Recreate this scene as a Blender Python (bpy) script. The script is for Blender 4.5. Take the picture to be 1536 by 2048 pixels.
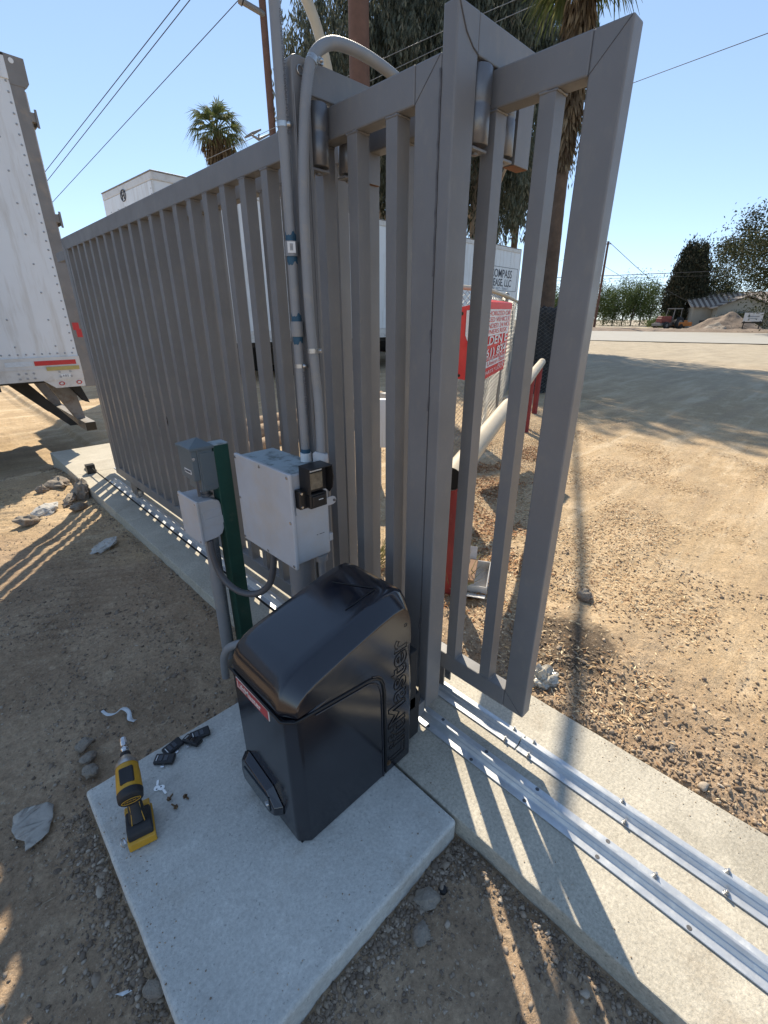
import bpy, bmesh, math, random
import numpy as np
from mathutils import Vector, Matrix, noise
R = math.radians
sc = bpy.context.scene
for o in list(bpy.data.objects): bpy.data.objects.remove(o)
C = sc.collection
rnd = random.Random(7)
rng = np.random.default_rng(11)

# ------------------------------------------------------------------ camera
cd = bpy.data.cameras.new("camera"); cam = bpy.data.objects.new("camera", cd); C.objects.link(cam)
cam.location = (0, 0, 1.45)
cam.rotation_euler = (R(90 - 23.094), 0, R(-44.4))
cd.sensor_fit = 'VERTICAL'; cd.sensor_height = 36.0; cd.sensor_width = 27.0
cd.lens = 910 / 2048 * 36.0
cd.clip_start = 0.02; cd.clip_end = 2000
sc.camera = cam

# ------------------------------------------------------------------ sky, sun, exposure
SUN_AZ, SUN_EL = R(37.3), R(41.5)          # azimuth from +Y towards +X
w = bpy.data.worlds.new("World"); sc.world = w; w.use_nodes = True
nt = w.node_tree; bg = nt.nodes['Background']
sky = nt.nodes.new('ShaderNodeTexSky'); sky.sky_type = 'NISHITA'; sky.sun_disc = False
sky.sun_elevation = SUN_EL; sky.sun_rotation = SUN_AZ
sky.air_density = 0.7; sky.dust_density = 0.0; sky.ozone_density = 6.0
gam = nt.nodes.new('ShaderNodeGamma'); gam.inputs[1].default_value = 0.6
nt.links.new(sky.outputs[0], gam.inputs[0]); nt.links.new(gam.outputs[0], bg.inputs[0]); bg.inputs[1].default_value = 0.132
sl = bpy.data.lights.new("sun", 'SUN'); sl.energy = 2.5; sl.angle = R(0.45); sl.color = (1.0, 0.885, 0.71)
so = bpy.data.objects.new("sun", sl); C.objects.link(so)
sdir = Vector((math.sin(SUN_AZ) * math.cos(SUN_EL), math.cos(SUN_AZ) * math.cos(SUN_EL), math.sin(SUN_EL)))
so.rotation_euler = (-sdir).to_track_quat('-Z', 'Y').to_euler(); so.location = (4, 6, 12)
sc.view_settings.view_transform = 'Standard'; sc.view_settings.look = 'None'
sc.view_settings.exposure = 1.6; sc.view_settings.gamma = 1.0
sc.cycles.max_bounces = 8; sc.cycles.transparent_max_bounces = 12
sc.cycles.use_denoising = True

# ------------------------------------------------------------------ materials
def mat(name, col, rough=0.6, metal=0.0, var=0.12, vscale=6.0, bump=0.0, bscale=60.0, col2=None, c2scale=2.0, c2lo=0.45, c2hi=0.65,
        spec=0.5, island=0.0, dirt=None, dscale=30, dlo=.6, dhi=.75, coat=0.0, rvar=0.0, bdist=0.002, det=6.0, dst=None):
    m = bpy.data.materials.new(name); m.use_nodes = True
    n = m.node_tree.nodes; l = m.node_tree.links; b = n['Principled BSDF']
    tc = n.new('ShaderNodeTexCoord')
    def nz(scale, detail=det, rg=0.6):
        t = n.new('ShaderNodeTexNoise'); t.inputs['Scale'].default_value = scale; t.inputs['Detail'].default_value = detail
        t.inputs['Roughness'].default_value = rg; l.new(tc.outputs['Object'], t.inputs['Vector']); return t
    def ramp(src, lo, hi):
        r = n.new('ShaderNodeMapRange'); r.inputs['From Min'].default_value = lo; r.inputs['From Max'].default_value = hi
        l.new(src, r.inputs['Value']); return r
    def mix(a, bb, fac, mode='MIX'):
        x = n.new('ShaderNodeMix'); x.data_type = 'RGBA'; x.blend_type = mode
        for s, i in ((a, 6), (bb, 7)):
            if isinstance(s, tuple): x.inputs[i].default_value = (*s, 1)
            else: l.new(s, x.inputs[i])
        if isinstance(fac, float): x.inputs[0].default_value = fac
        else: l.new(fac, x.inputs[0])
        return x.outputs[2]
    cur = tuple(col)
    if col2 is not None:
        cur = mix(cur, tuple(col2), ramp(nz(c2scale).outputs['Fac'], c2lo, c2hi).outputs[0])
    if dirt is not None:
        dn = nz(dscale, 8, .7)
        if dst:
            mp = n.new('ShaderNodeMapping'); mp.inputs['Scale'].default_value = dst; l.new(tc.outputs['Object'], mp.inputs['Vector']); l.new(mp.outputs[0], dn.inputs['Vector'])
        cur = mix(cur, tuple(dirt), ramp(dn.outputs['Fac'], dlo, dhi).outputs[0])
    if var > 0:
        hs = n.new('ShaderNodeHueSaturation')
        rr = n.new('ShaderNodeMapRange'); l.new(nz(vscale).outputs['Fac'], rr.inputs['Value'])
        rr.inputs['From Min'].default_value = .3; rr.inputs['From Max'].default_value = .7
        rr.inputs['To Min'].default_value = 1 - var; rr.inputs['To Max'].default_value = 1 + var
        l.new(rr.outputs[0], hs.inputs['Value'])
        if isinstance(cur, tuple): hs.inputs['Color'].default_value = (*cur, 1)
        else: l.new(cur, hs.inputs['Color'])
        cur = hs.outputs[0]
    if island > 0:
        g = n.new('ShaderNodeNewGeometry'); hs = n.new('ShaderNodeHueSaturation')
        rr = n.new('ShaderNodeMapRange'); l.new(g.outputs['Random Per Island'], rr.inputs['Value'])
        rr.inputs['To Min'].default_value = 1 - island; rr.inputs['To Max'].default_value = 1 + island
        l.new(rr.outputs[0], hs.inputs['Value'])
        if isinstance(cur, tuple): hs.inputs['Color'].default_value = (*cur, 1)
        else: l.new(cur, hs.inputs['Color'])
        cur = hs.outputs[0]
    if isinstance(cur, tuple): b.inputs['Base Color'].default_value = (*cur, 1)
    else: l.new(cur, b.inputs['Base Color'])
    b.inputs['Roughness'].default_value = rough; b.inputs['Metallic'].default_value = metal
    b.inputs['Specular IOR Level'].default_value = spec
    if coat: b.inputs['Coat Weight'].default_value = coat; b.inputs['Coat Roughness'].default_value = .08
    if rvar > 0:
        rr = ramp(nz(vscale * 1.7, 6).outputs['Fac'], .3, .7)
        rr.inputs['To Min'].default_value = max(0.02, rough - rvar); rr.inputs['To Max'].default_value = rough + rvar
        l.new(rr.outputs[0], b.inputs['Roughness'])
    if bump > 0:
        bp = n.new('ShaderNodeBump'); bp.inputs['Strength'].default_value = bump; bp.inputs['Distance'].default_value = bdist
        l.new(nz(bscale, 8, .65).outputs['Fac'], bp.inputs['Height']); l.new(bp.outputs[0], b.inputs['Normal'])
    return m

def ramp_mat(name, stops, scale, rough=.9, attr=None, bump=.5, bdist=.004, bscale=90, island=False, trans=0.0):
    """diffuse material coloured by random-per-island (leaf, stone) stops"""
    m = bpy.data.materials.new(name); m.use_nodes = True
    n = m.node_tree.nodes; l = m.node_tree.links; b = n['Principled BSDF']
    cr = n.new('ShaderNodeValToRGB'); cr.color_ramp.elements[0].position = stops[0][0]; cr.color_ramp.elements[0].color = (*stops[0][1], 1)
    cr.color_ramp.elements[1].position = stops[-1][0]; cr.color_ramp.elements[1].color = (*stops[-1][1], 1)
    for p, c in stops[1:-1]:
        e = cr.color_ramp.elements.new(p); e.color = (*c, 1)
    if island:
        g = n.new('ShaderNodeNewGeometry'); l.new(g.outputs['Random Per Island'], cr.inputs[0])
    else:
        tc = n.new('ShaderNodeTexCoord'); t = n.new('ShaderNodeTexNoise'); t.inputs['Scale'].default_value = scale; t.inputs['Detail'].default_value = 8
        l.new(tc.outputs['Object'], t.inputs['Vector']); l.new(t.outputs['Fac'], cr.inputs[0])
    l.new(cr.outputs[0], b.inputs['Base Color']); b.inputs['Roughness'].default_value = rough
    b.inputs['Specular IOR Level'].default_value = .25
    if bump:
        tc = n.new('ShaderNodeTexCoord'); t = n.new('ShaderNodeTexNoise'); t.inputs['Scale'].default_value = bscale; t.inputs['Detail'].default_value = 6
        l.new(tc.outputs['Object'], t.inputs['Vector'])
        bp = n.new('ShaderNodeBump'); bp.inputs['Strength'].default_value = bump; bp.inputs['Distance'].default_value = bdist
        l.new(t.outputs['Fac'], bp.inputs['Height']); l.new(bp.outputs[0], b.inputs['Normal'])
    if trans:
        b.inputs['Transmission Weight'].default_value = 0.0
        tr = n.new('ShaderNodeBsdfTranslucent'); l.new(cr.outputs[0], tr.inputs[0])
        mx = n.new('ShaderNodeMixShader'); mx.inputs[0].default_value = trans
        out = n['Material Output']; l.new(b.outputs[0], mx.inputs[1]); l.new(tr.outputs[0], mx.inputs[2]); l.new(mx.outputs[0], out.inputs[0])
    return m

M = {}
M['gate'] = mat('gate_paint', (.178, .176, .176), .42, 0, .07, 5, .45, 420, bdist=.0006, rvar=.1, dirt=(.215, .205, .185), dscale=34, dlo=.52, dhi=.80, dst=(1, 1, .45))
M['gate_raw'] = mat('roller_steel', (.17, .17, .175), .38, .55, .2, 14, .3, 120, bdist=.0008, dirt=(.28, .25, .2), dscale=22, dlo=.55, dhi=.8)
M['weld'] = mat('weld_seam', (.10, .10, .105), .6, .2, .2, 60, .8, 300)
M['rust'] = mat('rusty_edge', (.16, .07, .035), .85, 0, .3, 30, .4, 200)
M['galv'] = mat('galvanised_steel', (.52, .545, .565), .38, .5, .10, 16, .25, 160, bdist=.0006, rvar=.1, dirt=(.66, .67, .66), dscale=34, dlo=.52, dhi=.7)
M['galv_dark'] = mat('zinc_fastener', (.45, .45, .44), .35, .9, .15, 60)
M['black'] = mat('black_gloss_plastic', (.0085, .009, .0145), .17, 0, .2, 5, .04, 30, spec=.85, rvar=.05, bdist=.002, dirt=(.028, .028, .034), dscale=5, dlo=.62, dhi=.9)
M['black_matte'] = mat('black_matte_plastic', (.012, .012, .013), .38, 0, .1, 10, .15, 300, bdist=.0005)
M['black_groove'] = mat('black_groove', (.0025, .0025, .003), .35, 0, 0)
M['rubber'] = mat('black_rubber', (.018, .018, .018), .8, 0, .2, 20, .3, 100)
M['red_label'] = mat('red_label', (.42, .045, .045), .35, 0, .05)
M['white_ink'] = mat('white_ink', (.72, .72, .70), .5, 0, 0)
M['label_white'] = mat('white_label', (.7, .7, .68), .5, 0, .04)
M['dark_ink'] = mat('dark_ink', (.05, .055, .07), .6, 0, 0)
M['grey_ink'] = mat('grey_ink', (.30, .33, .37), .6, 0, 0)
M['pvc'] = mat('grey_pvc', (.235, .24, .245), .5, 0, .06, 12, .15, 80, dirt=(.31, .28, .24), dscale=14, dlo=.5, dhi=.75)
M['pvc_ink'] = mat('pvc_print', (.09, .09, .10), .6, 0, 0)
M['boxgrey'] = mat('grey_junction_box', (.47, .48, .50), .42, 0, .06, 8, .35, 500, bdist=.0005, dirt=(.50, .43, .35), dscale=7, dlo=.45, dhi=.85)
M['boxtop'] = mat('weathered_box_top', (.36, .41, .42), .6, 0, .06, 9, .3, 200, dirt=(.16, .18, .17), dscale=14, dlo=.50, dhi=.62)
M['darkgrey'] = mat('dark_grey_outlet', (.125, .15, .16), .45, 0, .06, 10, .3, 400, bdist=.0005, dirt=(.3, .29, .26), dscale=20, dlo=.66, dhi=.9)
M['green'] = mat('dark_green_paint', (.012, .062, .045), .42, 0, .18, 10, .3, 60, dirt=(.10, .12, .09), dscale=9, dlo=.62, dhi=.85)
M['bluetape'] = mat('blue_primer', (.02, .075, .125), .6, 0, .25, 40)
M['lens'] = mat('sensor_lens', (.30, .24, .16), .08, .3, .3, 60, coat=1.0)
M['trailer'] = mat('white_trailer_panel', (.67, .68, .68), .38, 0, .03, 3, .12, 8, bdist=.003, dirt=(.46, .42, .36), dscale=9, dlo=.50, dhi=.80, dst=(1, 1, .10))
M['cream'] = mat('cream_trailer_rail', (.58, .56, .53), .45, .1, .06, 6, .1, 30, dirt=(.42, .37, .31), dscale=7, dlo=.5, dhi=.8)
M['tpost'] = mat('trailer_rear_post', (.20, .185, .17), .55, .15, .12, 6, .2, 60, dirt=(.30, .24, .18), dscale=8, dlo=.55, dhi=.8)
M['rivet'] = mat('rivet_heads', (.32, .33, .34), .4, .4, 0)
M['red_tape'] = mat('red_reflective_tape', (.50, .02, .02), .35, 0, .1, 40)
M['white_tape'] = mat('white_reflective_tape', (.55, .58, .60), .35, 0, .1, 60)
M['yellow_plate'] = mat('yellow_label_plate', (.42, .33, .10), .5, 0, .15, 30)
M['chassis'] = mat('dark_chassis', (.03, .027, .024), .8, 0, .3, 8)
M['guard'] = mat('steel_bumper_guard', (.22, .205, .19), .6, .2, .15, 7, dirt=(.12, .08, .05), dscale=6, dlo=.5, dhi=.7)
M['wood_pole'] = mat('brown_wood_pole', (.13, .065, .042), .8, 0, .2, 3, .5, 20)
M['barrier'] = mat('cream_pipe', (.44, .375, .27), .55, 0, .07, 6, .15, 40)
M['redpost'] = mat('faded_red_paint', (.23, .022, .02), .6, 0, .18, 10, .3, 60, dirt=(.22, .15, .12), dscale=16, dlo=.6, dhi=.75)
M['redsign'] = mat('red_sign_sheet', (.62, .03, .03), .4, 0, .07, 12, .1, 20)
M['wire'] = mat('dark_cable', (.035, .035, .035), .7, 0, 0)
M['linkwire'] = mat('chain_link_wire', (.24, .235, .21), .5, .3, .1, 10)
M['yellow'] = mat('yellow_tool_plastic', (.55, .29, .02), .45, 0, .12, 30, .1, 100, dirt=(.2, .12, .03), dscale=60, dlo=.6, dhi=.75)
M['tool_black'] = mat('black_tool_rubber', (.02, .02, .021), .6, 0, .15, 40, .2, 200)
M['steel'] = mat('bright_steel', (.62, .62, .62), .25, 1.0, .1, 40)
M['brass'] = mat('bronze_screw', (.20, .13, .075), .45, .8, .2, 100)
M['key'] = mat('key_nickel', (.80, .80, .76), .3, .6, 0)
M['paper'] = mat('dusty_paper', (.40, .37, .32), .9, 0, .15, 30, .5, 40, dirt=(.24, .2, .17), dscale=25, dlo=.5, dhi=.7)
M['ribbon'] = mat('white_wrapper', (.62, .65, .66), .5, 0, .1, 40)
M['bagm'] = mat('clear_plastic_bag', (.40, .37, .31), .15, 0, .2, 40, .6, 60, spec=.8)
M['cardboard'] = mat('cardboard', (.33, .20, .12), .85, 0, .1, 20)
M['carton'] = mat('white_carton', (.62, .60, .56), .8, 0, .08, 20)
M['chunk'] = mat('broken_concrete', (.30, .26, .21), .9, 0, .25, 14, 1.0, 60, bdist=.01, col2=(.20, .15, .11), c2scale=8)
M['chunkwhite'] = mat('pale_broken_concrete', (.50, .48, .44), .9, 0, .2, 14, 1.0, 60, bdist=.008)
M['stone'] = ramp_mat('stones', [(0, (.16, .125, .095)), (.45, (.25, .195, .145)), (.85, (.33, .265, .20)), (1, (.46, .39, .31))], 1, island=True, bump=.5)
M['clod'] = ramp_mat('soil_clods', [(0, (.20, .145, .10)), (.5, (.33, .245, .165)), (1, (.50, .38, .26))], 1, island=True, bump=.7)
M['leaf_dry'] = ramp_mat('dry_leaves', [(0, (.24, .12, .055)), (.3, (.42, .27, .14)), (.7, (.58, .43, .25)), (1, (.70, .58, .38))], 1, island=True, bump=0, rough=.7)
M['straw'] = ramp_mat('straw', [(0, (.30, .24, .17)), (1, (.60, .52, .38))], 1, island=True, bump=0)
M['logwood'] = mat('weathered_log', (.30, .21, .13), .85, 0, .3, 9, .8, 30, bdist=.01)
M['euc'] = ramp_mat('eucalyptus_leaves', [(0, (.045, .052, .036)), (.45, (.085, .095, .066)), (.8, (.13, .142, .10)), (1, (.21, .19, .13))], 1, island=True, bump=0, rough=.55, trans=.32)
M['eucbark'] = mat('eucalyptus_bark', (.36, .29, .22), .85, 0, .2, 3, .4, 20, col2=(.20, .13, .09), c2scale=1.5)
M['palmleaf'] = ramp_mat('palm_fronds', [(0, (.055, .078, .026)), (.6, (.11, .135, .05)), (1, (.20, .20, .09))], 1, island=True, bump=0, rough=.9, trans=.35)
M['palmdead'] = ramp_mat('dead_palm_fronds', [(0, (.07, .045, .025)), (.6, (.15, .105, .06)), (1, (.26, .19, .11))], 1, island=True, bump=0, rough=.8, trans=.1)
M['palmbark'] = mat('palm_trunk', (.11, .07, .045), .9, 0, .25, 5, .9, 24, bdist=.02)
M['cyp'] = ramp_mat('cypress_foliage', [(0, (.014, .018, .009)), (.6, (.034, .036, .02)), (1, (.075, .06, .035))], 1, island=True, bump=0)
M['orch'] = ramp_mat('orchard_leaves', [(0, (.05, .075, .022)), (.6, (.10, .135, .042)), (1, (.17, .2, .08))], 1, island=True, bump=0, trans=.2)
M['treeleaf'] = ramp_mat('broad_tree_leaves', [(0, (.025, .035, .013)), (.6, (.055, .062, .026)), (1, (.12, .105, .055))], 1, island=True, bump=0, trans=.15)
M['bark'] = mat('grey_bark', (.12, .09, .07), .9, 0, .2, 5)
M['housewall'] = mat('beige_stucco', (.34, .31, .25), .9, 0, .06, 2)
M['roof_a'] = mat('roof_panels', (.36, .30, .24), .8, 0, .1, 3)
M['roof_b'] = mat('roof_gaps', (.12, .09, .07), .8, 0, .1, 3)
M['window'] = mat('window_glass', (.05, .06, .065), .1, 0, .05)
M['garage'] = mat('grey_door', (.16, .19, .20), .6, 0, .05)
M['soilpile'] = mat('excavated_soil', (.20, .15, .11), .95, 0, .25, 1.2, .8, 6, bdist=.1)
M['tractor_red'] = mat('faded_red_machine', (.20, .045, .03), .6, 0, .2, 3)
M['tractor_grey'] = mat('grey_machine', (.16, .15, .14), .6, 0, .2, 3)
M['orange'] = mat('orange_machine', (.45, .16, .03), .6, 0, .1, 3)
M['concrete'] = None

# concrete with broom / sand texture
def concrete(name, col, dark, speck, vlo=.76, vhi=1.22):
    m = bpy.data.materials.new(name); m.use_nodes = True
    n = m.node_tree.nodes; l = m.node_tree.links; b = n['Principled BSDF']
    tc = n.new('ShaderNodeTexCoord')
    def nz(s, d=8, rg=.65):
        t = n.new('ShaderNodeTexNoise'); t.inputs['Scale'].default_value = s; t.inputs['Detail'].default_value = d; t.inputs['Roughness'].default_value = rg
        l.new(tc.outputs['Object'], t.inputs['Vector']); return t.outputs['Fac']
    def mr(src, a, bb, c=0., d=1.):
        r = n.new('ShaderNodeMapRange'); l.new(src, r.inputs[0])
        for i, v in zip((1, 2, 3, 4), (a, bb, c, d)): r.inputs[i].default_value = v
        return r.outputs[0]
    def mix(a, bb, f, mode='MIX'):
        x = n.new('ShaderNodeMix'); x.data_type = 'RGBA'; x.blend_type = mode
        for s, i in ((a, 6), (bb, 7)):
            if isinstance(s, tuple): x.inputs[i].default_value = (*s, 1)
            else: l.new(s, x.inputs[i])
        if isinstance(f, float): x.inputs[0].default_value = f
        else: l.new(f, x.inputs[0])
        return x.outputs[2]
    c = mix(col, dark, mr(nz(2.2), .42, .68))
    c = mix(c, tuple(v * 1.18 for v in col), mr(nz(5.5), .52, .72))
    c = mix(c, (.26, .19, .12), mr(nz(3.1, 10, .75), .54, .74, 0, .5))       # soil dust
    c = mix(c, tuple(v * .62 for v in col), mr(nz(1.1, 5, .8), .57, .62, 0, .35))   # old damp stain
    c = mix(c, speck, mr(nz(170, 3), .60, .66, 0, .55))
    c = mix(c, tuple(v * .45 for v in col), mr(nz(95, 2), .66, .70, 0, .6))
    c = mix(c, (.5, .5, .5), 1.0, 'MULTIPLY') if 0 else c
    hv = n.new('ShaderNodeHueSaturation'); l.new(c, hv.inputs['Color']); l.new(mr(nz(105, 4, .7), .32, .68, vlo, vhi), hv.inputs['Value']); c = hv.outputs[0]
    l.new(c, b.inputs['Base Color']); b.inputs['Roughness'].default_value = .88; b.inputs['Specular IOR Level'].default_value = .3
    h = n.new('ShaderNodeMath'); h.operation = 'ADD'; l.new(nz(150, 6, .7), h.inputs[0]); l.new(nz(28, 4), h.inputs[1])
    bp = n.new('ShaderNodeBump'); bp.inputs['Strength'].default_value = .55; bp.inputs['Distance'].default_value = .004
    l.new(h.outputs[0], bp.inputs['Height']); l.new(bp.outputs[0], b.inputs['Normal'])
    return m
M['concrete'] = concrete('strip_concrete', (.50, .46, .375), (.42, .385, .31), (.58, .53, .44))
M['padconc'] = concrete('pad_concrete', (.57, .56, .51), (.48, .47, .43), (.62, .60, .54), .86, 1.14)

# ------------------------------------------------------------------ mesh helpers
class MB:
    def __init__(s): s.v = []; s.f = []; s.mi = []; s.sm = []
    def add(s, vs, fs, mi=0, smooth=False):
        k = len(s.v); s.v += [tuple(v) for v in vs]
        for f in fs: s.f.append(tuple(i + k for i in f)); s.mi.append(mi); s.sm.append(smooth)
    def box(s, x0, x1, y0, y1, z0, z1, mi=0):
        v = [(x, y, z) for z in (z0, z1) for y in (y0, y1) for x in (x0, x1)]
        s.add(v, [(0, 2, 3, 1), (4, 5, 7, 6), (0, 1, 5, 4), (2, 6, 7, 3), (0, 4, 6, 2), (1, 3, 7, 5)], mi)
    def obox(s, c, half, mat3, mi=0):
        c = Vector(c); v = [c + mat3 @ Vector((x * half[0], y * half[1], z * half[2])) for z in (-1, 1) for y in (-1, 1) for x in (-1, 1)]
        s.add(v, [(0, 2, 3, 1), (4, 5, 7, 6), (0, 1, 5, 4), (2, 6, 7, 3), (0, 4, 6, 2), (1, 3, 7, 5)], mi)
    def tube(s, pts, r, n=12, mi=0, cap=True, smooth=True):
        pts = [Vector(p) for p in pts]; k = len(pts)
        rr = r if isinstance(r, (list, tuple)) else [r] * k
        rings = []; up = None
        for i, p in enumerate(pts):
            t = (pts[min(i + 1, k - 1)] - pts[max(i - 1, 0)]).normalized()
            if up is None:
                up = Vector((0, 0, 1)) if abs(t.z) < .9 else Vector((1, 0, 0))
            a = t.cross(up)
            if a.length < 1e-5: a = t.cross(Vector((0, 1, 0)))
            a.normalize(); b = a.cross(t).normalized(); up = b
            rings.append([p + (a * math.cos(2 * math.pi * j / n) + b * math.sin(2 * math.pi * j / n)) * rr[i] for j in range(n)])
        vs = [v for q in rings for v in q]; fs = []
        for i in range(k - 1):
            for j in range(n):
                fs.append((i * n + j, i * n + (j + 1) % n, (i + 1) * n + (j + 1) % n, (i + 1) * n + j))
        s.add(vs, fs, mi, smooth)
        if cap: s.add(rings[0], [tuple(range(n))[::-1]], mi); s.add(rings[-1], [tuple(range(n))], mi)
    def cyl(s, a, b, r, n=16, mi=0, r2=None): s.tube([a, b], [r, r if r2 is None else r2], n, mi)
    def prism(s, poly, axis, a0, a1, mi=0, smooth=False):
        """poly: 2D points; axis 'x','y','z' extrusion"""
        def mk(p, a): return {'x': (a, p[0], p[1]), 'y': (p[0], a, p[1]), 'z': (p[0], p[1], a)}[axis]
        n = len(poly); vs = [mk(p, a0) for p in poly] + [mk(p, a1) for p in poly]
        fs = [(i, (i + 1) % n, n + (i + 1) % n, n + i) for i in range(n)] + [tuple(range(n))[::-1], tuple(range(n, 2 * n))]
        s.add(vs, fs, mi, smooth)
    def sphere(s, c, r, mi=0, n=10, m=7, sq=(1, 1, 1)):
        vs = []; fs = []
        for i in range(m + 1):
            th = math.pi * i / m
            for j in range(n):
                ph = 2 * math.pi * j / n
                vs.append((c[0] + r * sq[0] * math.sin(th) * math.cos(ph), c[1] + r * sq[1] * math.sin(th) * math.sin(ph), c[2] + r * sq[2] * math.cos(th)))
        for i in range(m):
            for j in range(n): fs.append((i * n + j, (i + 1) * n + j, (i + 1) * n + (j + 1) % n, i * n + (j + 1) % n))
        s.add(vs, fs, mi, True)
    def build(s, name, mats, parent=None, bevel=0, seg=2, loc=None, fix=True, smooth=None):
        me = bpy.data.meshes.new(name); me.from_pydata(s.v, [], s.f)
        for m in (mats if isinstance(mats, (list, tuple)) else [mats]): me.materials.append(M[m] if isinstance(m, str) else m)
        me.polygons.foreach_set('material_index', s.mi)
        me.polygons.foreach_set('use_smooth', [bool(smooth) if smooth is not None else x for x in s.sm]); me.update()
        if fix:
            b = bmesh.new(); b.from_mesh(me); bmesh.ops.recalc_face_normals(b, faces=b.faces); b.to_mesh(me); b.free()
        o = bpy.data.objects.new(name, me); C.objects.link(o)
        if parent: o.parent = parent
        if loc: o.location = loc
        if bevel:
            md = o.modifiers.new('bevel', 'BEVEL'); md.width = bevel; md.segments = seg; md.limit_method = 'ANGLE'; md.angle_limit = R(35)
            md.harden_normals = False
        return o

def tag(o, label=None, cat=None, group=None, kind=None):
    if label: o['label'] = label
    if cat: o['category'] = cat
    if group: o['group'] = group
    if kind: o['kind'] = kind
    return o
def thing(name, label, cat, loc=(0, 0, 0), group=None):
    o = bpy.data.objects.new(name, None); C.objects.link(o); o.empty_display_size = .1
    o.location = loc; return tag(o, label, cat, group)
def rel(o, t):
    """parent keeping world coordinates: mesh was modelled in world space, thing sits at t.location"""
    o.parent = t; o.matrix_parent_inverse = Matrix.Translation(-Vector(t.location)); return o
def part(mb, name, mats, t, **k):
    o = mb.build(name, mats, **k); return rel(o, t)
def sub(mb, name, mats, p, **k):
    o = mb.build(name, mats, **k); o.parent = p; return o       # p is modelled in world space with identity own transform

def npmesh(name, verts, faces, m, parent=None, k=4):
    me = bpy.data.meshes.new(name); nv = len(verts); nf = len(faces)
    me.vertices.add(nv); me.vertices.foreach_set('co', np.asarray(verts, dtype=np.float32).ravel())
    me.loops.add(nf * k); me.loops.foreach_set('vertex_index', np.asarray(faces, dtype=np.int32).ravel())
    me.polygons.add(nf); me.polygons.foreach_set('loop_start', np.arange(nf, dtype=np.int32) * k)
    me.polygons.foreach_set('loop_total', np.full(nf, k, dtype=np.int32))
    me.update(calc_edges=True); me.validate()
    for mm in (m if isinstance(m, (list, tuple)) else [m]): me.materials.append(M[mm])
    o = bpy.data.objects.new(name, me); C.objects.link(o)
    if parent: o.parent = parent
    return o

def text_mesh(body, size, m, name, origin, right, up, parent=None, align='LEFT', extrude=0.0, outline=0, xs=1.0, shear=0, off=0.0, spacing=1.0):
    cu = bpy.data.curves.new('t', 'FONT'); cu.body = body; cu.size = size; cu.align_x = align; cu.extrude = extrude
    cu.shear = shear; cu.offset = off; cu.space_character = spacing; cu.resolution_u = 4
    if outline: cu.fill_mode = 'NONE'; cu.bevel_depth = outline; cu.bevel_resolution = 1; cu.extrude = 0
    to = bpy.data.objects.new('t', cu); C.objects.link(to)
    dg = bpy.context.evaluated_depsgraph_get(); dg.update()
    me = bpy.data.meshes.new_from_object(to.evaluated_get(dg)); bpy.data.objects.remove(to)
    r = Vector(right).normalized(); u = Vector(up).normalized(); nrm = r.cross(u)
    mt = Matrix(((r.x * xs, u.x, nrm.x, origin[0]), (r.y * xs, u.y, nrm.y, origin[1]), (r.z * xs, u.z, nrm.z, origin[2]), (0, 0, 0, 1)))
    me.transform(mt); me.materials.clear(); me.materials.append(M[m])
    o = bpy.data.objects.new(name, me); C.objects.link(o)
    if parent: o.parent = parent
    return o
def ptext(t, *a, **k): return rel(text_mesh(*a, **k), t)

def sstep(a, b, x):
    t = min(1, max(0, (x - a) / (b - a))); return t * t * (3 - 2 * t)

# ================================================================== GROUND
def gz(x, y, fine=True):
    z = -0.085
    if x > 1.1: z = -0.085 + .055 * sstep(1.4, 1.5, x) - .0 * x          # far side of the strip lies higher
    z += .0 - .20 * sstep(5.6, 7.2, y) * (1 - sstep(2.5, 6, x))
    z += .03 * noise.noise(Vector((x * .5, y * .5, 0))) + .012 * noise.noise(Vector((x * 2.1, y * 2.1, 3)))
    if x > 1.46:                                   # loose soil mound heaped beside the strip
        z += .045 * math.exp(-((x - 2.0) ** 2 / .10 + (y - .60) ** 2 / .09)) 
        z += .018 * math.exp(-((x - 1.75) ** 2) / .06) * (1 + noise.noise(Vector((x * 4, y * 4, 9))))
    if fine and -3 < x < 9 and -2 < y < 11:
        d = noise.noise(Vector((x * 9, y * 9, 5))); e = noise.noise(Vector((x * 27, y * 27, 1))); g = noise.noise(Vector((x * 64, y * 64, 2)))
        rough = 1.0 if x < 1.5 else .6 + .9 * math.exp(-((x - 1.7) ** 2) / .2)
        z += rough * (.011 * d + .006 * e + .0035 * g)
        if x < .7 and y > 2.2:                     # tyre tread prints
            s = (x * .35 + y * .94); q = (x * .94 - y * .35)
            z += .0095 * math.sin(s * 84 + 2.4 * math.sin(q * 9)) * sstep(2.2, 2.8, y) * (0.5 + 0.5 * math.sin(q * 7 + .6))
        if x > 2.8:
            q = (x * .5 - y * .86)
            z += .008 * math.sin(q * 8 + noise.noise(Vector((x, y, 0))) * 2)
    if x > 30: z += -.0
    if .82 < x < 1.46 and -3 < y < 6.47: z = min(z, -.07)
    if 0 < x < .83 and .5 < y < 1.44: z = min(z, -.06)
    return z
def axis(lo, hi, segs):
    out = [lo]
    for a, b, st in segs:
        n = max(1, int(round((b - a) / st))); out += list(np.linspace(a, b, n + 1)[1:])
    return np.array(out)
xs = axis(-60, 420, [(-60, -12, 6), (-12, -3, .5), (-3, -1.6, .12), (-1.6, -.5, .028), (-.5, 3.2, .0135), (3.2, 6.5, .045), (6.5, 12, .12), (12, 40, .8), (40, 420, 14)])
ys = axis(-60, 420, [(-60, -10, 6), (-10, -.6, .4), (-.6, 2.6, .0135), (2.6, 5.5, .02), (5.5, 11, .1), (11, 40, .8), (40, 420, 14)])
nx, ny = len(xs), len(ys)
V = np.empty((ny, nx, 3), dtype=np.float32)
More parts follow.
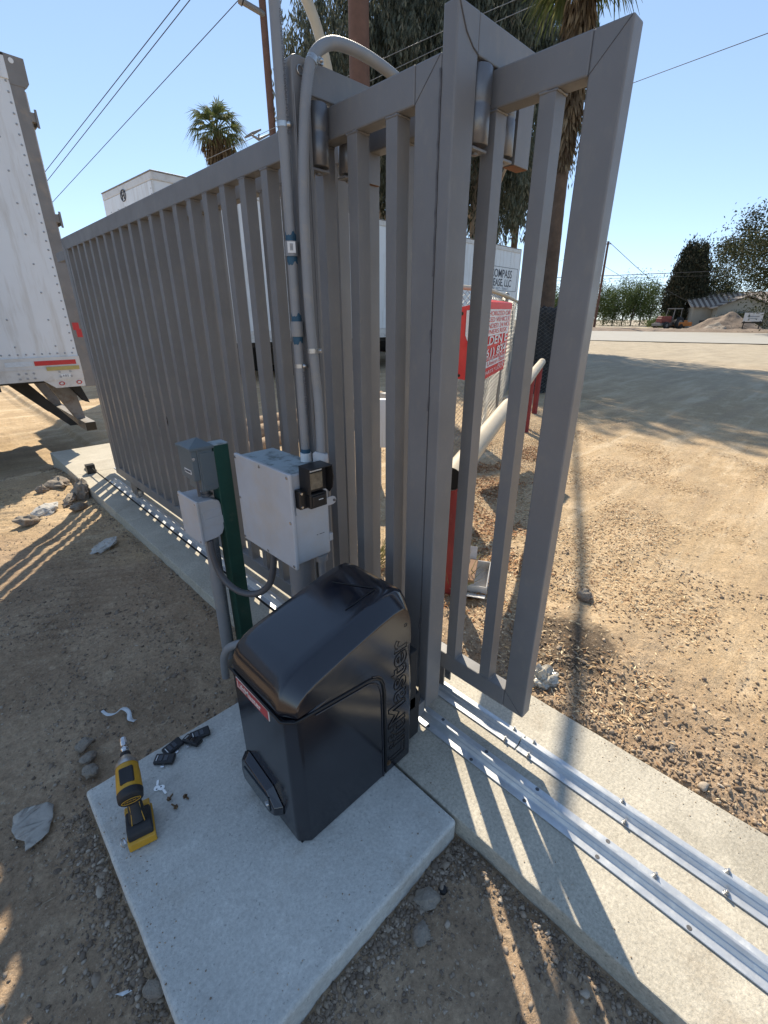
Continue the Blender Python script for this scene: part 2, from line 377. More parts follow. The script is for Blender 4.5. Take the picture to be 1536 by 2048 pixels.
V[:, :, 0] = xs[None, :]; V[:, :, 1] = ys[:, None]
V[:, :, 2] = np.array([[gz(float(x), float(y)) for x in xs] for y in ys], dtype=np.float32)
ii = np.arange((ny - 1) * nx).reshape(ny - 1, nx)[:, :-1].ravel()
F = np.stack([ii, ii + 1, ii + nx + 1, ii + nx], 1)

def dirt_material():
    m = bpy.data.materials.new('dry_dirt'); m.use_nodes = True
    n = m.node_tree.nodes; l = m.node_tree.links; b = n['Principled BSDF']
    tc = n.new('ShaderNodeTexCoord'); P = tc.outputs['Object']
    def nz(s, d=8, rg=.6):
        t = n.new('ShaderNodeTexNoise'); t.inputs['Scale'].default_value = s; t.inputs['Detail'].default_value = d; t.inputs['Roughness'].default_value = rg
        l.new(P, t.inputs['Vector']); return t.outputs['Fac']
    def mr(src, a, bb, c=0., d=1.):
        r = n.new('ShaderNodeMapRange'); l.new(src, r.inputs[0])
        for i, v in zip((1, 2, 3, 4), (a, bb, c, d)): r.inputs[i].default_value = v
        return r.outputs[0]
    def mix(a, bb, f, mode='MIX'):
        x = n.new('ShaderNodeMix'); x.data_type = 'RGBA'; x.blend_type = mode
        for s, i in ((a, 6), (bb, 7)):
            if isinstance(s, tuple): x.inputs[i].default_value = (*s, 1)
            else: l.new(s, x.inputs[i])
        if isinstance(f, float): x.inputs[0].default_value = f
        else: l.new(f, x.inputs[0])
        return x.outputs[2]
    dry = mix((.52, .385, .235), (.43, .31, .18), mr(nz(.9), .38, .62))
    dry = mix(dry, (.60, .46, .295), mr(nz(4.5), .52, .72))
    dug = mix((.42, .305, .20), (.325, .23, .148), mr(nz(3.0), .40, .62))       # freshly dug soil round the slab
    dug = mix(dug, (.50, .375, .25), mr(nz(11), .56, .72))
    sep = n.new('ShaderNodeSeparateXYZ'); l.new(P, sep.inputs[0])
    def math_(op, a, bb):
        x = n.new('ShaderNodeMath'); x.operation = op
        for s, i in ((a, 0), (bb, 1)):
            if isinstance(s, (int, float)): x.inputs[i].default_value = s
            else: l.new(s, x.inputs[i])
        return x.outputs[0]
    wob = mr(nz(1.6, 6), .25, .75, -.55, .55)
    # distance-like mask: dug soil where x + .45*y is small, or a band just past the strip
    s1 = mr(math_('ADD', math_('ADD', sep.outputs[0], math_('MULTIPLY', sep.outputs[1], .62)), wob), 2.5, 3.15, 1, 0)
    band = mr(math_('ADD', math_('ABSOLUTE', math_('SUBTRACT', sep.outputs[0], 1.7), 0), math_('MULTIPLY', wob, .8)), .15, .65, .75, 0)
    yl = mr(math_('ADD', sep.outputs[1], wob), .9, 1.6, 1, 0)
    msk = math_('MAXIMUM', s1, math_('MULTIPLY', band, yl))
    xl = mr(sep.outputs[0], 1.5, 2.4, 1, 0)
    msk = math_('MULTIPLY', msk, xl)
    mp = n.new('ShaderNodeMapping'); mp.inputs['Rotation'].default_value = (0, 0, R(28)); mp.inputs['Scale'].default_value = (.35, 3.4, 1); l.new(P, mp.inputs['Vector'])
    tk = n.new('ShaderNodeTexNoise'); tk.inputs['Scale'].default_value = 1.0; tk.inputs['Detail'].default_value = 7; tk.inputs['Roughness'].default_value = .6; l.new(mp.outputs[0], tk.inputs['Vector'])
    dry = mix(dry, (.38, .28, .18), mr(tk.outputs['Fac'], .50, .66, 0, .75)); dry = mix(dry, (.66, .53, .36), mr(tk.outputs['Fac'], .46, .34, 0, .6))
    c = mix(dry, dug, msk)
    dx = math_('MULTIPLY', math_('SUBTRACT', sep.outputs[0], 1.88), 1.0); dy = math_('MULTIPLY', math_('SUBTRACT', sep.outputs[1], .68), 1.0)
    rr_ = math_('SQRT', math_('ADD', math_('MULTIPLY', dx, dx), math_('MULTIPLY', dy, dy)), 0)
    c = mix(c, (.085, .065, .048), mr(math_('ADD', rr_, mr(nz(7), .3, .7, -.05, .05)), .20, .27, .85, 0))  # round shadow by the gate foot, painted into the soil colour
    c = mix(c, (.55, .50, .40), mr(nz(120, 2), .64, .68, 0, .5))
    c = mix(c, (.09, .065, .045), mr(nz(75, 3), .62, .70, 0, .55))
    c = mix(c, (.12, .10, .08), mr(nz(38, 4), .64, .74, 0, .4))
    # gravelly shoulder greyer far away
    far = mr(sep.outputs[0], 9, 22, 0, .75)
    c = mix(c, mix((.42, .38, .30), (.33, .30, .24), mr(nz(1.4), .4, .6)), far)
    hv = n.new('ShaderNodeHueSaturation'); l.new(c, hv.inputs['Color']); l.new(mr(nz(58, 6, .75), .30, .70, .66, 1.30), hv.inputs['Value']); c = hv.outputs[0]
    l.new(c, b.inputs['Base Color']); b.inputs['Roughness'].default_value = .95; b.inputs['Specular IOR Level'].default_value = .15
    h = math_('ADD', math_('MULTIPLY', nz(34, 8, .7), 1.0), math_('MULTIPLY', nz(140, 5, .7), .5))
    bp = n.new('ShaderNodeBump'); bp.inputs['Strength'].default_value = .8; bp.inputs['Distance'].default_value = .014
    l.new(h, bp.inputs['Height']); l.new(bp.outputs[0], b.inputs['Normal'])
    return m
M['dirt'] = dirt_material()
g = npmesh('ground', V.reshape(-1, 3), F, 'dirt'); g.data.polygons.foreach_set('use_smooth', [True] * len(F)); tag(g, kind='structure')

# paved road beyond the yard
M['road'] = mat('pale_road', (.34, .325, .285), .9, 0, .06, .6, .3, 20)
mb = MB(); mb.add([(30.5, 30, .012), (38.5, -2, .012), (64.5, 2, .012), (57.5, 36, .012)], [(0, 1, 2, 3)])
mb.add([(38.5, -2, .012), (46, -34, .012), (72, -30, .012), (64.5, 2, .012)], [(0, 1, 2, 3)])
mb.add([(14, 94, .012), (30.5, 30, .012), (57.5, 36, .012), (41, 100, .012)], [(0, 1, 2, 3)])
tag(mb.build('road', 'road'), kind='structure')

# concrete strip (slabs with joints) and operator pad
mb = MB(); js = [-2.6, 3.68, 5.26, 6.44]
for a, b in zip(js[:-1], js[1:]): 
    sy = np.linspace(a + .0012, b - .0012, int((b - a) / .03)); wv = lambda x, y: .0028 * noise.noise(Vector((x * 9, y * 7, 3))) + .0018 * noise.noise(Vector((x * 9, y * 31, 3))) - .006 * max(0, noise.noise(Vector((x * 5, y * 11, 8))) - .42)
    mb.prism([(.824 - wv(1, y), float(y)) for y in sy] + [(1.456 + wv(2, y), float(y)) for y in sy[::-1]], 'z', -.30, 0)
tag(mb.build('concrete_strip', 'concrete', bevel=.004, seg=2), kind='structure')
mb = MB(); mb.prism([(.008, .66), (.008, 1.432), (.816, 1.432), (.816, .512), (.30, .47), (.02, .44)], 'z', -.28, .002)
mb = MB(); mb.prism([(.008, .30), (.008, 1.432), (.817, 1.432), (.817, .510), (.20, .507), (.20, .30)], 'z', -.28, .002)
mb = MB(); cn = [(.008, .507), (.008, 1.432), (.8165, 1.432), (.8165, .507)]; pl = []
for k in range(4):
    a, b = Vector(cn[k]), Vector(cn[(k + 1) % 4]); m_ = int((b - a).length / .02); nr = Vector(((b - a).y, -(b - a).x)).normalized()
    for i in range(m_):
        p_ = a.lerp(b, i / m_); e_ = .0026 * noise.noise(Vector((p_.x * 12, p_.y * 12, 1))) + .0016 * noise.noise(Vector((p_.x * 45, p_.y * 45, 2))); e_ = 0 if k == 2 else e_; p_ = p_ - nr * e_; pl.append((p_.x, p_.y))
mb.prism(pl, 'z', -.28, .002)
tag(mb.build('concrete_pad', 'padconc', bevel=.012, seg=3), kind='structure')
# ================================================================== TRACK RAILS
def track(x0, x1, y0, y1, label, bolts, holes, name='track_rail'):
    t = thing(name, label, 'rail', ((x0 + x1) / 2, (y0 + y1) / 2, 0), None)
    w = x1 - x0; c = (x0 + x1) / 2
    mb = MB(); h = .004; p = [(x0, .002), (x0, .002 + h), (c - .0215, .002 + h), (c - .0175, .008), (c - .011, .020), (c - .009, .0205), (c - .0035, .031), (c + .0035, .0325), (c + .012, .016), (c + .018, .002 + h), (x1, .002 + h), (x1, .002)]
    mb.prism(p, 'y', y0, y1); part(mb, 'rail_profile', 'galv', t, bevel=.0012, seg=1)
    for bx, by in bolts:
        mb = MB(); X = c + bx
        mb.cyl((X, by, .006), (X, by, .008), .0095, 14); mb.cyl((X, by, .008), (X, by, .0135), .0068, 6); mb.cyl((X, by, .0135), (X, by, .022), .0034, 8)
        part(mb, 'anchor_bolt', 'galv_dark', t)
    for bx, by in holes:
        mb = MB(); mb.cyl((c + bx, by, .0058), (c + bx, by, .0066), .0065, 12); part(mb, 'bolt_hole', 'weld', t)
    return t
bo = [(-.033, y) for y in (.05, .35)] + [(.033, y) for y in (.08, .38)]
track(1.0125, 1.096, -1.6, .905, 'near galvanised ground rail in front of the black gate operator, with open bolt holes', [(.033, .02), (-.033, -.5), (.033, -.75)],
      [(-.033, .80), (.033, .78), (-.033, .60), (.033, .58), (-.033, .39), (.033, .38), (-.033, .155), (.033, .15), (-.033, -.08), (-.033, -.3)])
track(1.0125, 1.096, .95, 4.80, 'galvanised ground rail running away under the long gate panel', [(-.033, y) for y in (1.6, 2.4, 3.2, 4.0, 4.7)], [])
track(1.172, 1.252, -1.6, .512, 'far galvanised ground rail, outer length bolted down beside the dirt', [(-.032, .465), (.032, .478), (-.032, .135), (.032, .165), (-.032, -.13), (.032, -.12), (-.03, -.5), (.03, -.5)], [])
track(1.172, 1.252, .516, 5.25, 'far galvanised ground rail under the open outer gate panel', [(-.032, .56), (.032, .56), (-.032, .90), (-.032, 1.6), (.032, 2.4)], [])

# ================================================================== GATE PANELS
def gate_panel(name, label, X0, Y0, Y1, p0, loc):
    t = thing(name, label, 'gate', loc); D = .050; ZB0, ZB1, ZT0, ZT1 = .145, .221, 1.922, 2.000; S = .080
    mb = MB(); mb.box(X0, X0 + D, Y0 + S, Y1 - S, ZT0, ZT1); part(mb, 'top_rail', 'gate', t, bevel=.004)
    mb = MB(); mb.box(X0, X0 + D, Y0 + S, Y1 - S, ZB0, ZB1); part(mb, 'bottom_rail', 'gate', t, bevel=.004)
    for a, b in ((Y0, Y0 + S), (Y1 - S, Y1)):
        mb = MB(); mb.box(X0 + .0005, X0 + D - .0005, a, b, ZB0 + .0005, ZT1 - .0005); part(mb, 'stile', 'gate', t, bevel=.004)
    y = p0; k = 0
    while y < Y1 - S - .03:
        mb = MB(); mb.box(X0 + .0015, X0 + .0485, y - .0205, y + .0205, ZB1, ZT0)
        for z in (ZB1, ZT0):       # lumpy weld beads at both ends
            s = 1 if z == ZB1 else -1
            for a_, b_ in (((X0 + .002, y - .022), (X0 + .002, y + .022)), ((X0 + .002, y - .0215), (X0 + .047, y - .0215))):
                q_ = [(a_[0] + (b_[0] - a_[0]) * t_, a_[1] + (b_[1] - a_[1]) * t_, z + s * (.0015 + .0012 * rnd.random())) for t_ in np.linspace(0, 1, 7)]
                mb.tube(q_, [rnd.uniform(.0018, .0042) for _ in q_], 6, 0)
        part(mb, 'picket', ['gate', 'gate_raw'], t, bevel=.003); y += .155; k += 1
    # mitre seams
    for ya, sg in ((Y0, 1), (Y1, -1)):
        for za, zb in ((ZB0 + .004, ZB1), (ZT1 - .004, ZT0)):
            mb = MB(); mb.tube([(X0 + .0002, ya + sg * .004, za), (X0 + .0002, ya + sg * S, zb)], .0009, 5); part(mb, 'weld_line', 'weld', t)
    for yw in (Y0 + .42, Y1 - .45):
        mb = MB(); xc = X0 + D / 2
        for sx in (-1, 1): mb.box(xc + sx * .022 - .003, xc + sx * .022 + .003, yw - .07, yw + .07, .055, ZB0)
        w_ = part(mb, 'wheel_bracket', 'gate_raw', t)
        mb = MB(); mb.cyl((xc - .018, yw, .072), (xc + .018, yw, .072), .048, 28); mb.cyl((xc - .03, yw, .072), (xc + .03, yw, .072), .010, 10)
        sub(mb, 'wheel', 'galv_dark', w_)
    return t
near = gate_panel('sliding_gate_panel', 'long grey steel picket gate panel nearer the camera, behind the grey electrical boxes', 1.030, .867, 4.55, 1.026, (1.055, 2.7, .02))
far = gate_panel('sliding_gate_panel', 'outer grey steel picket gate panel whose wide end stile stands free over the far rail', 1.185, .512, 5.20, .682, (1.21, 2.7, .02))

def portal(t, Yf, Yb, PX0, PX1, zb, ztop, R1, R2, T0, T1, bottom, post='post', arm_to=None, rounded=False):
    """post with an arm over a panel, two guide rollers and a hanger"""
    mb = MB()
    if rounded:
        q = [(PX0, zb)] + [(PX0 + .016 - .016 * math.cos(a), ztop - .016 + .016 * math.sin(a)) for a in np.linspace(0, math.pi / 2, 5)] + [(PX1, ztop), (PX1, zb)]
        mb.prism(q, 'y', Yf, Yb)
    else: mb.box(PX0, PX1, Yf, Yb, zb, ztop)
    part(mb, post, 'gate', t, bevel=.004)
    mb = MB(); mb.box(PX1, T1, Yf + .0006, Yb - .0006, ztop - .0752, ztop - .0004); part(mb, 'guide_arm', 'gate', t, bevel=.003)
    mb = MB(); mb.box(T0, T1 - .0008, Yf + .0012, Yb - .0012, bottom, ztop - .0755); mb.box(T0 - .001, T1 - .002, Yf + .004, Yb - .004, bottom - .0012, bottom, 1)
    part(mb, 'hanger', ['gate', 'rust'], t, bevel=.002)
    yc = (Yf + Yb) / 2
    for (a, b) in (R1, R2):
        r = (b - a) / 2; xc = (a + b) / 2; mb = MB(); za = bottom + .012; zt = ztop - .082
        mb.tube([(xc, yc, za), (xc, yc, za + .002), (xc, yc, za + .075), (xc, yc, za + .079), (xc, yc, za + .083), (xc, yc, zt - .003), (xc, yc, zt)], [r - .003, r, r, r - .002, r, r, r - .003], 28)
        gr = part(mb, 'guide_roller', 'gate_raw', t)
        mb = MB(); mb.box(min(xc, a) - .0, max(xc, b) - .004, yc - .018, yc + .018, bottom - .001, bottom + .006); mb.cyl((xc, yc, bottom - .006), (xc, yc, bottom - .001), .010, 6)
        sub(mb, 'roller_bracket', 'gate', gr, bevel=.002)
# moving end post on the near panel guides the far one
portal(near, .8255, .8665, 1.030, 1.110, .07, 2.078, (1.113, 1.178), (1.242, 1.297), 1.303, 1.376, 1.832, post='end_post')
mb = MB(); mb.tube([(1.0297, .8668, .25), (1.0297, .8668, 1.7)], .0009, 5)
for z0, z1 in ((1.55, 1.97), (1.36, 1.42), (1.20, 1.24), (.42, .47)): mb.tube([(1.0294, .8668 + .0015 * math.sin(z * 90), z) for z in np.linspace(z0, z1, 16)], .0026, 6)
mb.tube([(1.032, .8248, 2.076), (1.045, .8248, 2.055), (1.062, .8246, 2.03), (1.09, .8248, 2.01), (1.11, .8248, 2.003)], .0018, 6)
mb.tube([(1.29, .8248, 2.003), (1.30, .8248, 2.02), (1.325, .8248, 2.04), (1.345, .8248, 2.062), (1.366, .8248, 2.077)], .0018, 6)
part(mb, 'weld_line', 'weld', near)
mb = MB(); mb.box(.965, 1.029, .828, .864, .050, .112); mb.box(.93, .965, .835, .858, .045, .060, 1); mb.box(.93, .937, .815, .875, -.0 + .004, .10, 1)
part(mb, 'drive_bracket', ['gate', 'weld'], near, bevel=.002)
# stationary guide post
gp = thing('guide_post', 'fixed grey guide post with overhead arm and rollers, the grey conduits strapped to it', 'post', (.935, 1.29, 0))
portal(gp, 1.27, 1.312, .906, .964, 0.0, 2.082, (.965, 1.029), (1.0815, 1.142), 1.150, 1.228, 1.842, rounded=True)
mb = MB(); mb.box(.885, .985, 1.235, 1.345, 0.0, .008); part(mb, 'base_plate', 'gate', gp)
mb = MB(); mb.tube([(.909, 1.268, .95), (.909, 1.268, 2.0)], .0022, 6); mb.tube([(.950, 1.2685, .95), (.950, 1.2685, 1.95)], .0016, 6)
part(mb, 'edge_bead', 'gate', gp)
# catch tab on the far end of the near panel
mb = MB(); mb.box(1.030, 1.075, 4.552, 4.80, 1.86, 1.925); part(mb, 'catch_tab', 'gate', near, bevel=.003)
# black scuffs
mb = MB()
for y, z0, z1 in ((3.18, .77, .86), (3.20, .70, .78), (3.02, .82, .88), (3.335, .95, 1.0)):
    mb.tube([(1.0333, y + .006 * noise.noise(Vector((z * 30, y, 0))), z) for z in np.linspace(z0, z1, 8)], [.001, .002, .003, .003, .002, .003, .002, .0008], 4)
part(mb, 'scuff_marks', 'black_groove', near)

# drive chain and far end bracket
ch = thing('drive_chain', 'black roller drive chain stretched low along the long gate panel', 'chain', (.965, 2.2, .05))
mb = MB(); y = .90
while y < 5.2:
    mb.box(.9635, .965, y, y + .015, .0535, .0625); mb.box(.969, .9705, y, y + .015, .0535, .0625); mb.cyl((.9625, y + .003, .058), (.9715, y + .003, .058), .0034, 6); y += .0254 * .62
part(mb, 'chain_links', 'rubber', ch)
mb = MB(); mb.box(.925, 1.0, 5.2, 5.27, 0.0, .09); mb.box(.94, 1.02, 5.27, 5.42, .0, .012); mb.cyl((.967, 5.10, .058), (.967, 5.30, .058), .006, 8)
part(mb, 'chain_bracket', 'black_matte', ch)

# ================================================================== GATE OPERATOR
op = thing('gate_operator', 'glossy black slide gate operator standing on the concrete pad', 'gate operator', (.66, .93, 0))
def loft(mb, stations, mi=0):
    """stations: list of (y, [(x,z)...]) with equal counts, closed profiles"""
    n = len(stations[0][1]); k = len(mb.v); vs = []; fs = []
    for y, p in stations: vs += [(x, y, z) for x, z in p]
    for i in range(len(stations) - 1):
        for j in range(n): fs.append((i * n + j, i * n + (j + 1) % n, (i + 1) * n + (j + 1) % n, (i + 1) * n + j))
    fs.append(tuple(range(n))[::-1]); fs.append(tuple((len(stations) - 1) * n + j for j in range(n)))
    mb.add(vs, fs, mi)
def body_prof(ins, top0, top1):
    return [(.424 + ins, .004), (.421 + ins, .05), (.419 + ins, top0), (.897 - ins, top1), (.906 - ins * .8, .30), (.907 - ins * .8, .004)]
YF, YR = .7725, 1.100
mb = MB()
loft(mb, [(YF, body_prof(.030, .492, .55)), (YF + .026, body_prof(0, .492, .55)), (YR - .026, body_prof(0, .492, .55)), (YR, body_prof(.03, .492, .55))])
part(mb, 'housing', 'black', op, bevel=.006, seg=3)
def cover_prof(ins, dz):
    i = ins
    return [(.417 + i, .503), (.414 + i, .525), (.421 + i, .556 - dz * .55), (.437 + i * .9, .585 - dz * .75), (.462 + i * .7, .606 - dz * .9), (.50 + i * .3, .622 - dz), (.62, .653 - dz), (.74, .683 - dz),
            (.80, .694 - dz), (.845 - i * .2, .694 - dz), (.876 - i * .6, .678 - dz), (.893 - i * .8, .645 - dz), (.903 - i, .60 - dz * .5), (.906 - i, .53), (.906 - i, .503)]
mb = MB()
sts = [(YF - .001, cover_prof(.030, .050)), (YF + .004, cover_prof(.026, .043)), (YF + .040, cover_prof(.003, .008)), (YF + .050, cover_prof(0, .0015)), (YF + .075, cover_prof(0, 0)),
       (YR - .075, cover_prof(0, 0)), (YR - .050, cover_prof(0, .0015)), (YR - .040, cover_prof(.003, .008)), (YR - .004, cover_prof(.026, .043)), (YR + .001, cover_prof(.03, .050))]
loft(mb, sts)
cv = part(mb, 'cover', 'black', op, smooth=True)
md = cv.modifiers.new('b', 'BEVEL'); md.width = .004; md.segments = 2; md.limit_method = 'ANGLE'; md.angle_limit = R(50)
md = cv.modifiers.new('w', 'WEIGHTED_NORMAL'); md.keep_sharp = True
# seam that runs along the cover edge then curves down the side panel
mb = MB()
sm = [(.415, YR - .02, .497), (.4125, .80, .497), (.418, .793, .497), (.437, .7735, .497), (.447, YF - .001, .497)]
path = [(.447, .497)] + [(.447 + (.70 - .447) * t, .497 + .0 * t - .030 * t) for t in (.25, .5, .75, 1)] + [(.722, .457), (.740, .440), (.750, .415), (.755, .38), (.760, .2), (.764, .02)]
sm += [(x, YF - .001, z) for x, z in path[1:]]
mb.tube(sm, .0042, 8)
part(mb, 'seam_gasket', 'black_groove', op)
mb = MB(); off = [(x - .010, YF - .0012, z - .012) for x, z in path[1:]]; mb.tube(off, .0025, 6)
off = [(x + .007, YF - .0012, z + .004) for x, z in path[4:]]; mb.tube(off, .0022, 6)
part(mb, 'panel_lip', 'black', op)
# side lettering, outlined
lt = ptext(op, 'LiftMaster', .108, 'black_groove', 'lettering', (.853, YF - .0008, .040), (0, 0, 1), (-1, 0, 0), outline=.0017, off=.002, spacing=1.0, xs=1.14)
mb = MB(); mb.tube([(.848 + .0055 * math.cos(a), YF - .0008, .586 + .0055 * math.sin(a)) for a in np.linspace(0, 2 * math.pi, 13)], .0015, 5); part(mb, 'lettering', 'black_groove', op)
# red badge on the front
mb = MB(); mb.box(.4165, .4195, .870, 1.050, .441, .480); part(mb, 'badge', 'label_white', op, bevel=.001)
mb = MB(); mb.box(.4158, .4166, .8725, 1.0475, .4435, .4775); part(mb, 'badge', 'red_label', op)
ptext(op, 'LiftMaster', .0335, 'label_white', 'badge_lettering', (.4152, 1.043, .449), (0, -1, 0), (0, 0, 1), xs=.98, off=.0006)
# control bulge low on the front
mb = MB(); yq = [(.864, .058), (.858, .100), (.905, .150), (1.045, .175), (1.075, .15), (1.085, .09), (1.075, .045), (.90, .035)]
q0 = [(y, z) for y, z in yq]; yc, zc = .965, .10
vs = [(.4185, y, z) for y, z in q0] + [(.395, yc + (y - yc) * .86, zc + (z - zc) * .80) for y, z in q0]; n8 = len(q0)
mb.add(vs, [(i, (i + 1) % n8, n8 + (i + 1) % n8, n8 + i) for i in range(n8)] + [tuple(range(n8, 2 * n8))])
cbul = part(mb, 'control_bulge', 'black', op, bevel=.004, seg=3)
mb = MB(); mb.box(.3915, .3955, .895, 1.045, .070, .128); sub(mb, 'control_window', 'window', cbul, bevel=.001)
mb = MB(); mb.cyl((.3955, .905, .098), (.388, .905, .098), .0095, 16); mb.cyl((.388, .905, .098), (.386, .905, .098), .006, 12); sub(mb, 'key_lock', 'steel', cbul)
# triangle mark on the cover, side screw and rear limit housing
mb = MB(); mb.tube([(.745, .995, .6845), (.775, .925, .6915), (.800, .870, .6965), (.805, .862, .6975), (.797, .858, .6965), (.720, .862, .680), (.69, .865, .6725)], .0016, 6)
part(mb, 'cover_emboss', 'black_groove', op)
mb = MB(); mb.cyl((.775, YF + .002, .055), (.775, YF - .006, .055), .009, 16); mb.cyl((.775, YF - .006, .055), (.775, YF - .009, .055), .0055, 6); part(mb, 'side_screw', 'brass', op)
mb = MB(); mb.box(.907, .945, .80, .90, .16, .42); mb.box(.907, .965, .80, .84, .02, .22); mb.cyl((.965, .86, .16), (.985, .86, .16), .045, 24)
part(mb, 'limit_housing', 'rubber', op, bevel=.006)
mb = MB(); mb.box(.43, .90, .79, 1.085, .0015, .006); part(mb, 'base_plate', 'black_matte', op)
# chain sprocket cover plate
# ================================================================== GREY ELECTRICAL BOX + SENSOR + CONDUITS
jb = thing('junction_box', 'large pale grey electrical box with screwed cover, strapped to the guide post', 'electrical box', (.825, 1.37, .64))
mb = MB(); mb.box(.757, .905, 1.203, 1.545, .652, .984); part(mb, 'box_body', ['boxgrey'], jb, bevel=.008, seg=3)
mb = MB(); mb.box(.765, .900, 1.212, 1.538, .9842, .9852); part(mb, 'box_top', 'boxtop', jb)
mb = MB(); mb.box(.744, .757, 1.192, 1.556, .642, .992); jcov = part(mb, 'box_cover', 'boxgrey', jb, bevel=.004, seg=3)
for y in (1.204, 1.374, 1.544):
    for z in (.655, .82, .979):
        if y == 1.374 and z == .82: continue
        mb = MB(); mb.cyl((.7445, y, z), (.7415, y, z), .0055, 12); mb.cyl((.7415, y, z), (.7409, y, z), .0025, 6); sub(mb, 'cover_screw', 'steel', jcov)
mb = MB(); mb.prism([(.765, .842), (.765, .872), (.92, .872), (.93, .868), (.935, .857), (.93, .846), (.92, .842)], 'y', 1.197, 1.2025); part(mb, 'mounting_strap', 'boxgrey', jb, bevel=.001)
mb = MB(); mb.cyl((.924, 1.1965, .857), (.924, 1.1925, .857), .005, 8); part(mb, 'strap_bolt', 'gate_raw', jb)
for z in (.70,): mb = MB(); mb.box(.90, .916, 1.2, 1.215, z, z + .03); part(mb, 'box_foot', 'boxgrey', jb, bevel=.003)
mb = MB(); mb.cyl((.835, 1.30, .64), (.835, 1.30, .22), .048, 24); part(mb, 'riser_pipe', 'pvc', jb)
mb = MB(); mb.cyl((.868, 1.215, .652), (.868, 1.215, .630), .024, 16); mb.tube([(.868, 1.215, .64), (.868, 1.215, .6), (.865, 1.21, .50), (.85, 1.19, .35), (.84, 1.18, .2)], .014, 12); part(mb, 'flex_drop', 'pvc', jb)
mb = MB()
for dx in (0, .012, .019, .027): mb.box(.845 + dx, .851 + dx, 1.2018, 1.2028, .742, .744 + .0007 * dx)
part(mb, 'moulding_marks', 'weld', jb)

ps = thing('photo_sensor', 'black hooded photo eye on the side of the large grey electrical box', 'sensor', (.80, 1.17, .87))
mb = MB()   # hood: top + two side cheeks, the far cheek longer
X0, X1, Yw, Yo = .785, .872, 1.200, 1.128
mb.box(X0, X0 + .003, Yo + .010, Yw - .004, .925, 1.012); mb.box(X0, X1, Yo, Yw - .004, 1.010, 1.0135)
mb.prism([(Yw - .004, 1.0098), (Yo, 1.0098), (Yo - .004, .975), (Yo + .004, .935), (Yo + .022, .915), (Yw - .004, .93)], 'x', X1 - .003, X1)
part(mb, 'hood', 'black_matte', ps, bevel=.0008, seg=1)
mb = MB(); mb.box(X0 + .004, X1 - .004, 1.160, 1.198, .925, 1.0090); part(mb, 'sensor_body', 'black_matte', ps, bevel=.002)
mb = MB(); mb.box(X0 + .010, X1 - .022, 1.1565, 1.1602, .934, .990); part(mb, 'sensor_lens', 'lens', ps, bevel=.002)
mb = MB(); mb.box(X0 + .014, X1 - .024, 1.1570, 1.1600, .995, 1.001); part(mb, 'maker_print', 'white_ink', ps)
mb = MB(); mb.box(.765, .80, 1.170, 1.2, .870, .935); mb.box(.79, .858, 1.148, 1.2, .872, .922); mb.box(.798, .85, 1.143, 1.15, .878, .916); brk = part(mb, 'bracket', 'black_matte', ps, bevel=.004)
for z in (.880, .927): mb = MB(); mb.cyl((.771, 1.170, z), (.771, 1.166, z), .004, 10); sub(mb, 'bracket_screw', 'steel', brk)
mb = MB(); mb.box(.82, .838, 1.1422, 1.1431, .900, .9025); part(mb, 'maker_print', 'white_ink', ps)

pc = thing('rigid_conduit', 'tall straight grey PVC conduit with blue primer rings, left of the flexible one', 'conduit', (.884, 1.293, 1.0))
mb = MB(); mb.cyl((.884, 1.293, .985), (.884, 1.293, 2.95), .0150, 24); part(mb, 'pipe', 'pvc', pc)
for z0, z1 in ((1.398, 1.440), (1.620, 1.657)):
    if z0 > 1.1:
        mb = MB(); mb.cyl((.884, 1.293, z0 - .002), (.884, 1.293, z1), .0190, 24); part(mb, 'coupling', 'pvc', pc)
        mb = MB()
        for s, a, b in ((1, z1, z1 + .018), (-1, z0 - .022, z0 - .002)):
            pts = 24; vs = []
            for j in range(pts):
                an = 2 * math.pi * j / pts; e = .005 * math.sin(an * 3) + .003 * math.sin(an * 7 + 1)
                lo, hi = (a, b + e) if s == 1 else (a + e, b)
                vs += [(.884 + .0157 * math.cos(an), 1.293 + .0157 * math.sin(an), lo), (.884 + .0157 * math.cos(an), 1.293 + .0157 * math.sin(an), hi)]
            mb.add(vs, [(2 * j, 2 * ((j + 1) % pts), 2 * ((j + 1) % pts) + 1, 2 * j + 1) for j in range(pts)], 0, True)
            part(mb, 'primer_ring', 'bluetape', pc, fix=False); mb = MB()
mb = MB(); mb.cyl((.884, 1.293, .988), (.884, 1.293, 1.018), .0195, 24); part(mb, 'coupling', 'label_white', pc)
mb = MB(); mb.cyl((.884, 1.293, 1.018), (.884, 1.293, 1.032), .0158, 24); part(mb, 'primer_ring', 'bluetape', pc)
vd = Vector((-.884, -1.293, 0)).normalized(); rt = Vector((vd.y, -vd.x, 0)) * -1    # towards the viewer side of the pipe
rgt = Vector((.8257, -.5641, 0))
def pipe_text(t, body, size, z, r, cx, cy, side=0, m='pvc_ink', nm='printing'):
    a = vd * math.cos(side) + rgt * math.sin(side); q = Vector((0, 0, 1)).cross(a)   # tangent
    o = Vector((cx, cy, z)) + a * (r + .0006) + q * (size * .35) * 1
    return ptext(t, body, size, m, nm, o, (0, 0, -1), q, xs=1.0)
pipe_text(pc, 'RIGID NONMETALLIC CONDUIT PVC SCH 40', .0125, 2.16, .0150, .884, 1.293, .45)
pipe_text(pc, 'PVC SUNLIGHT RESISTANT', .0115, 1.29, .0150, .884, 1.293, .3)
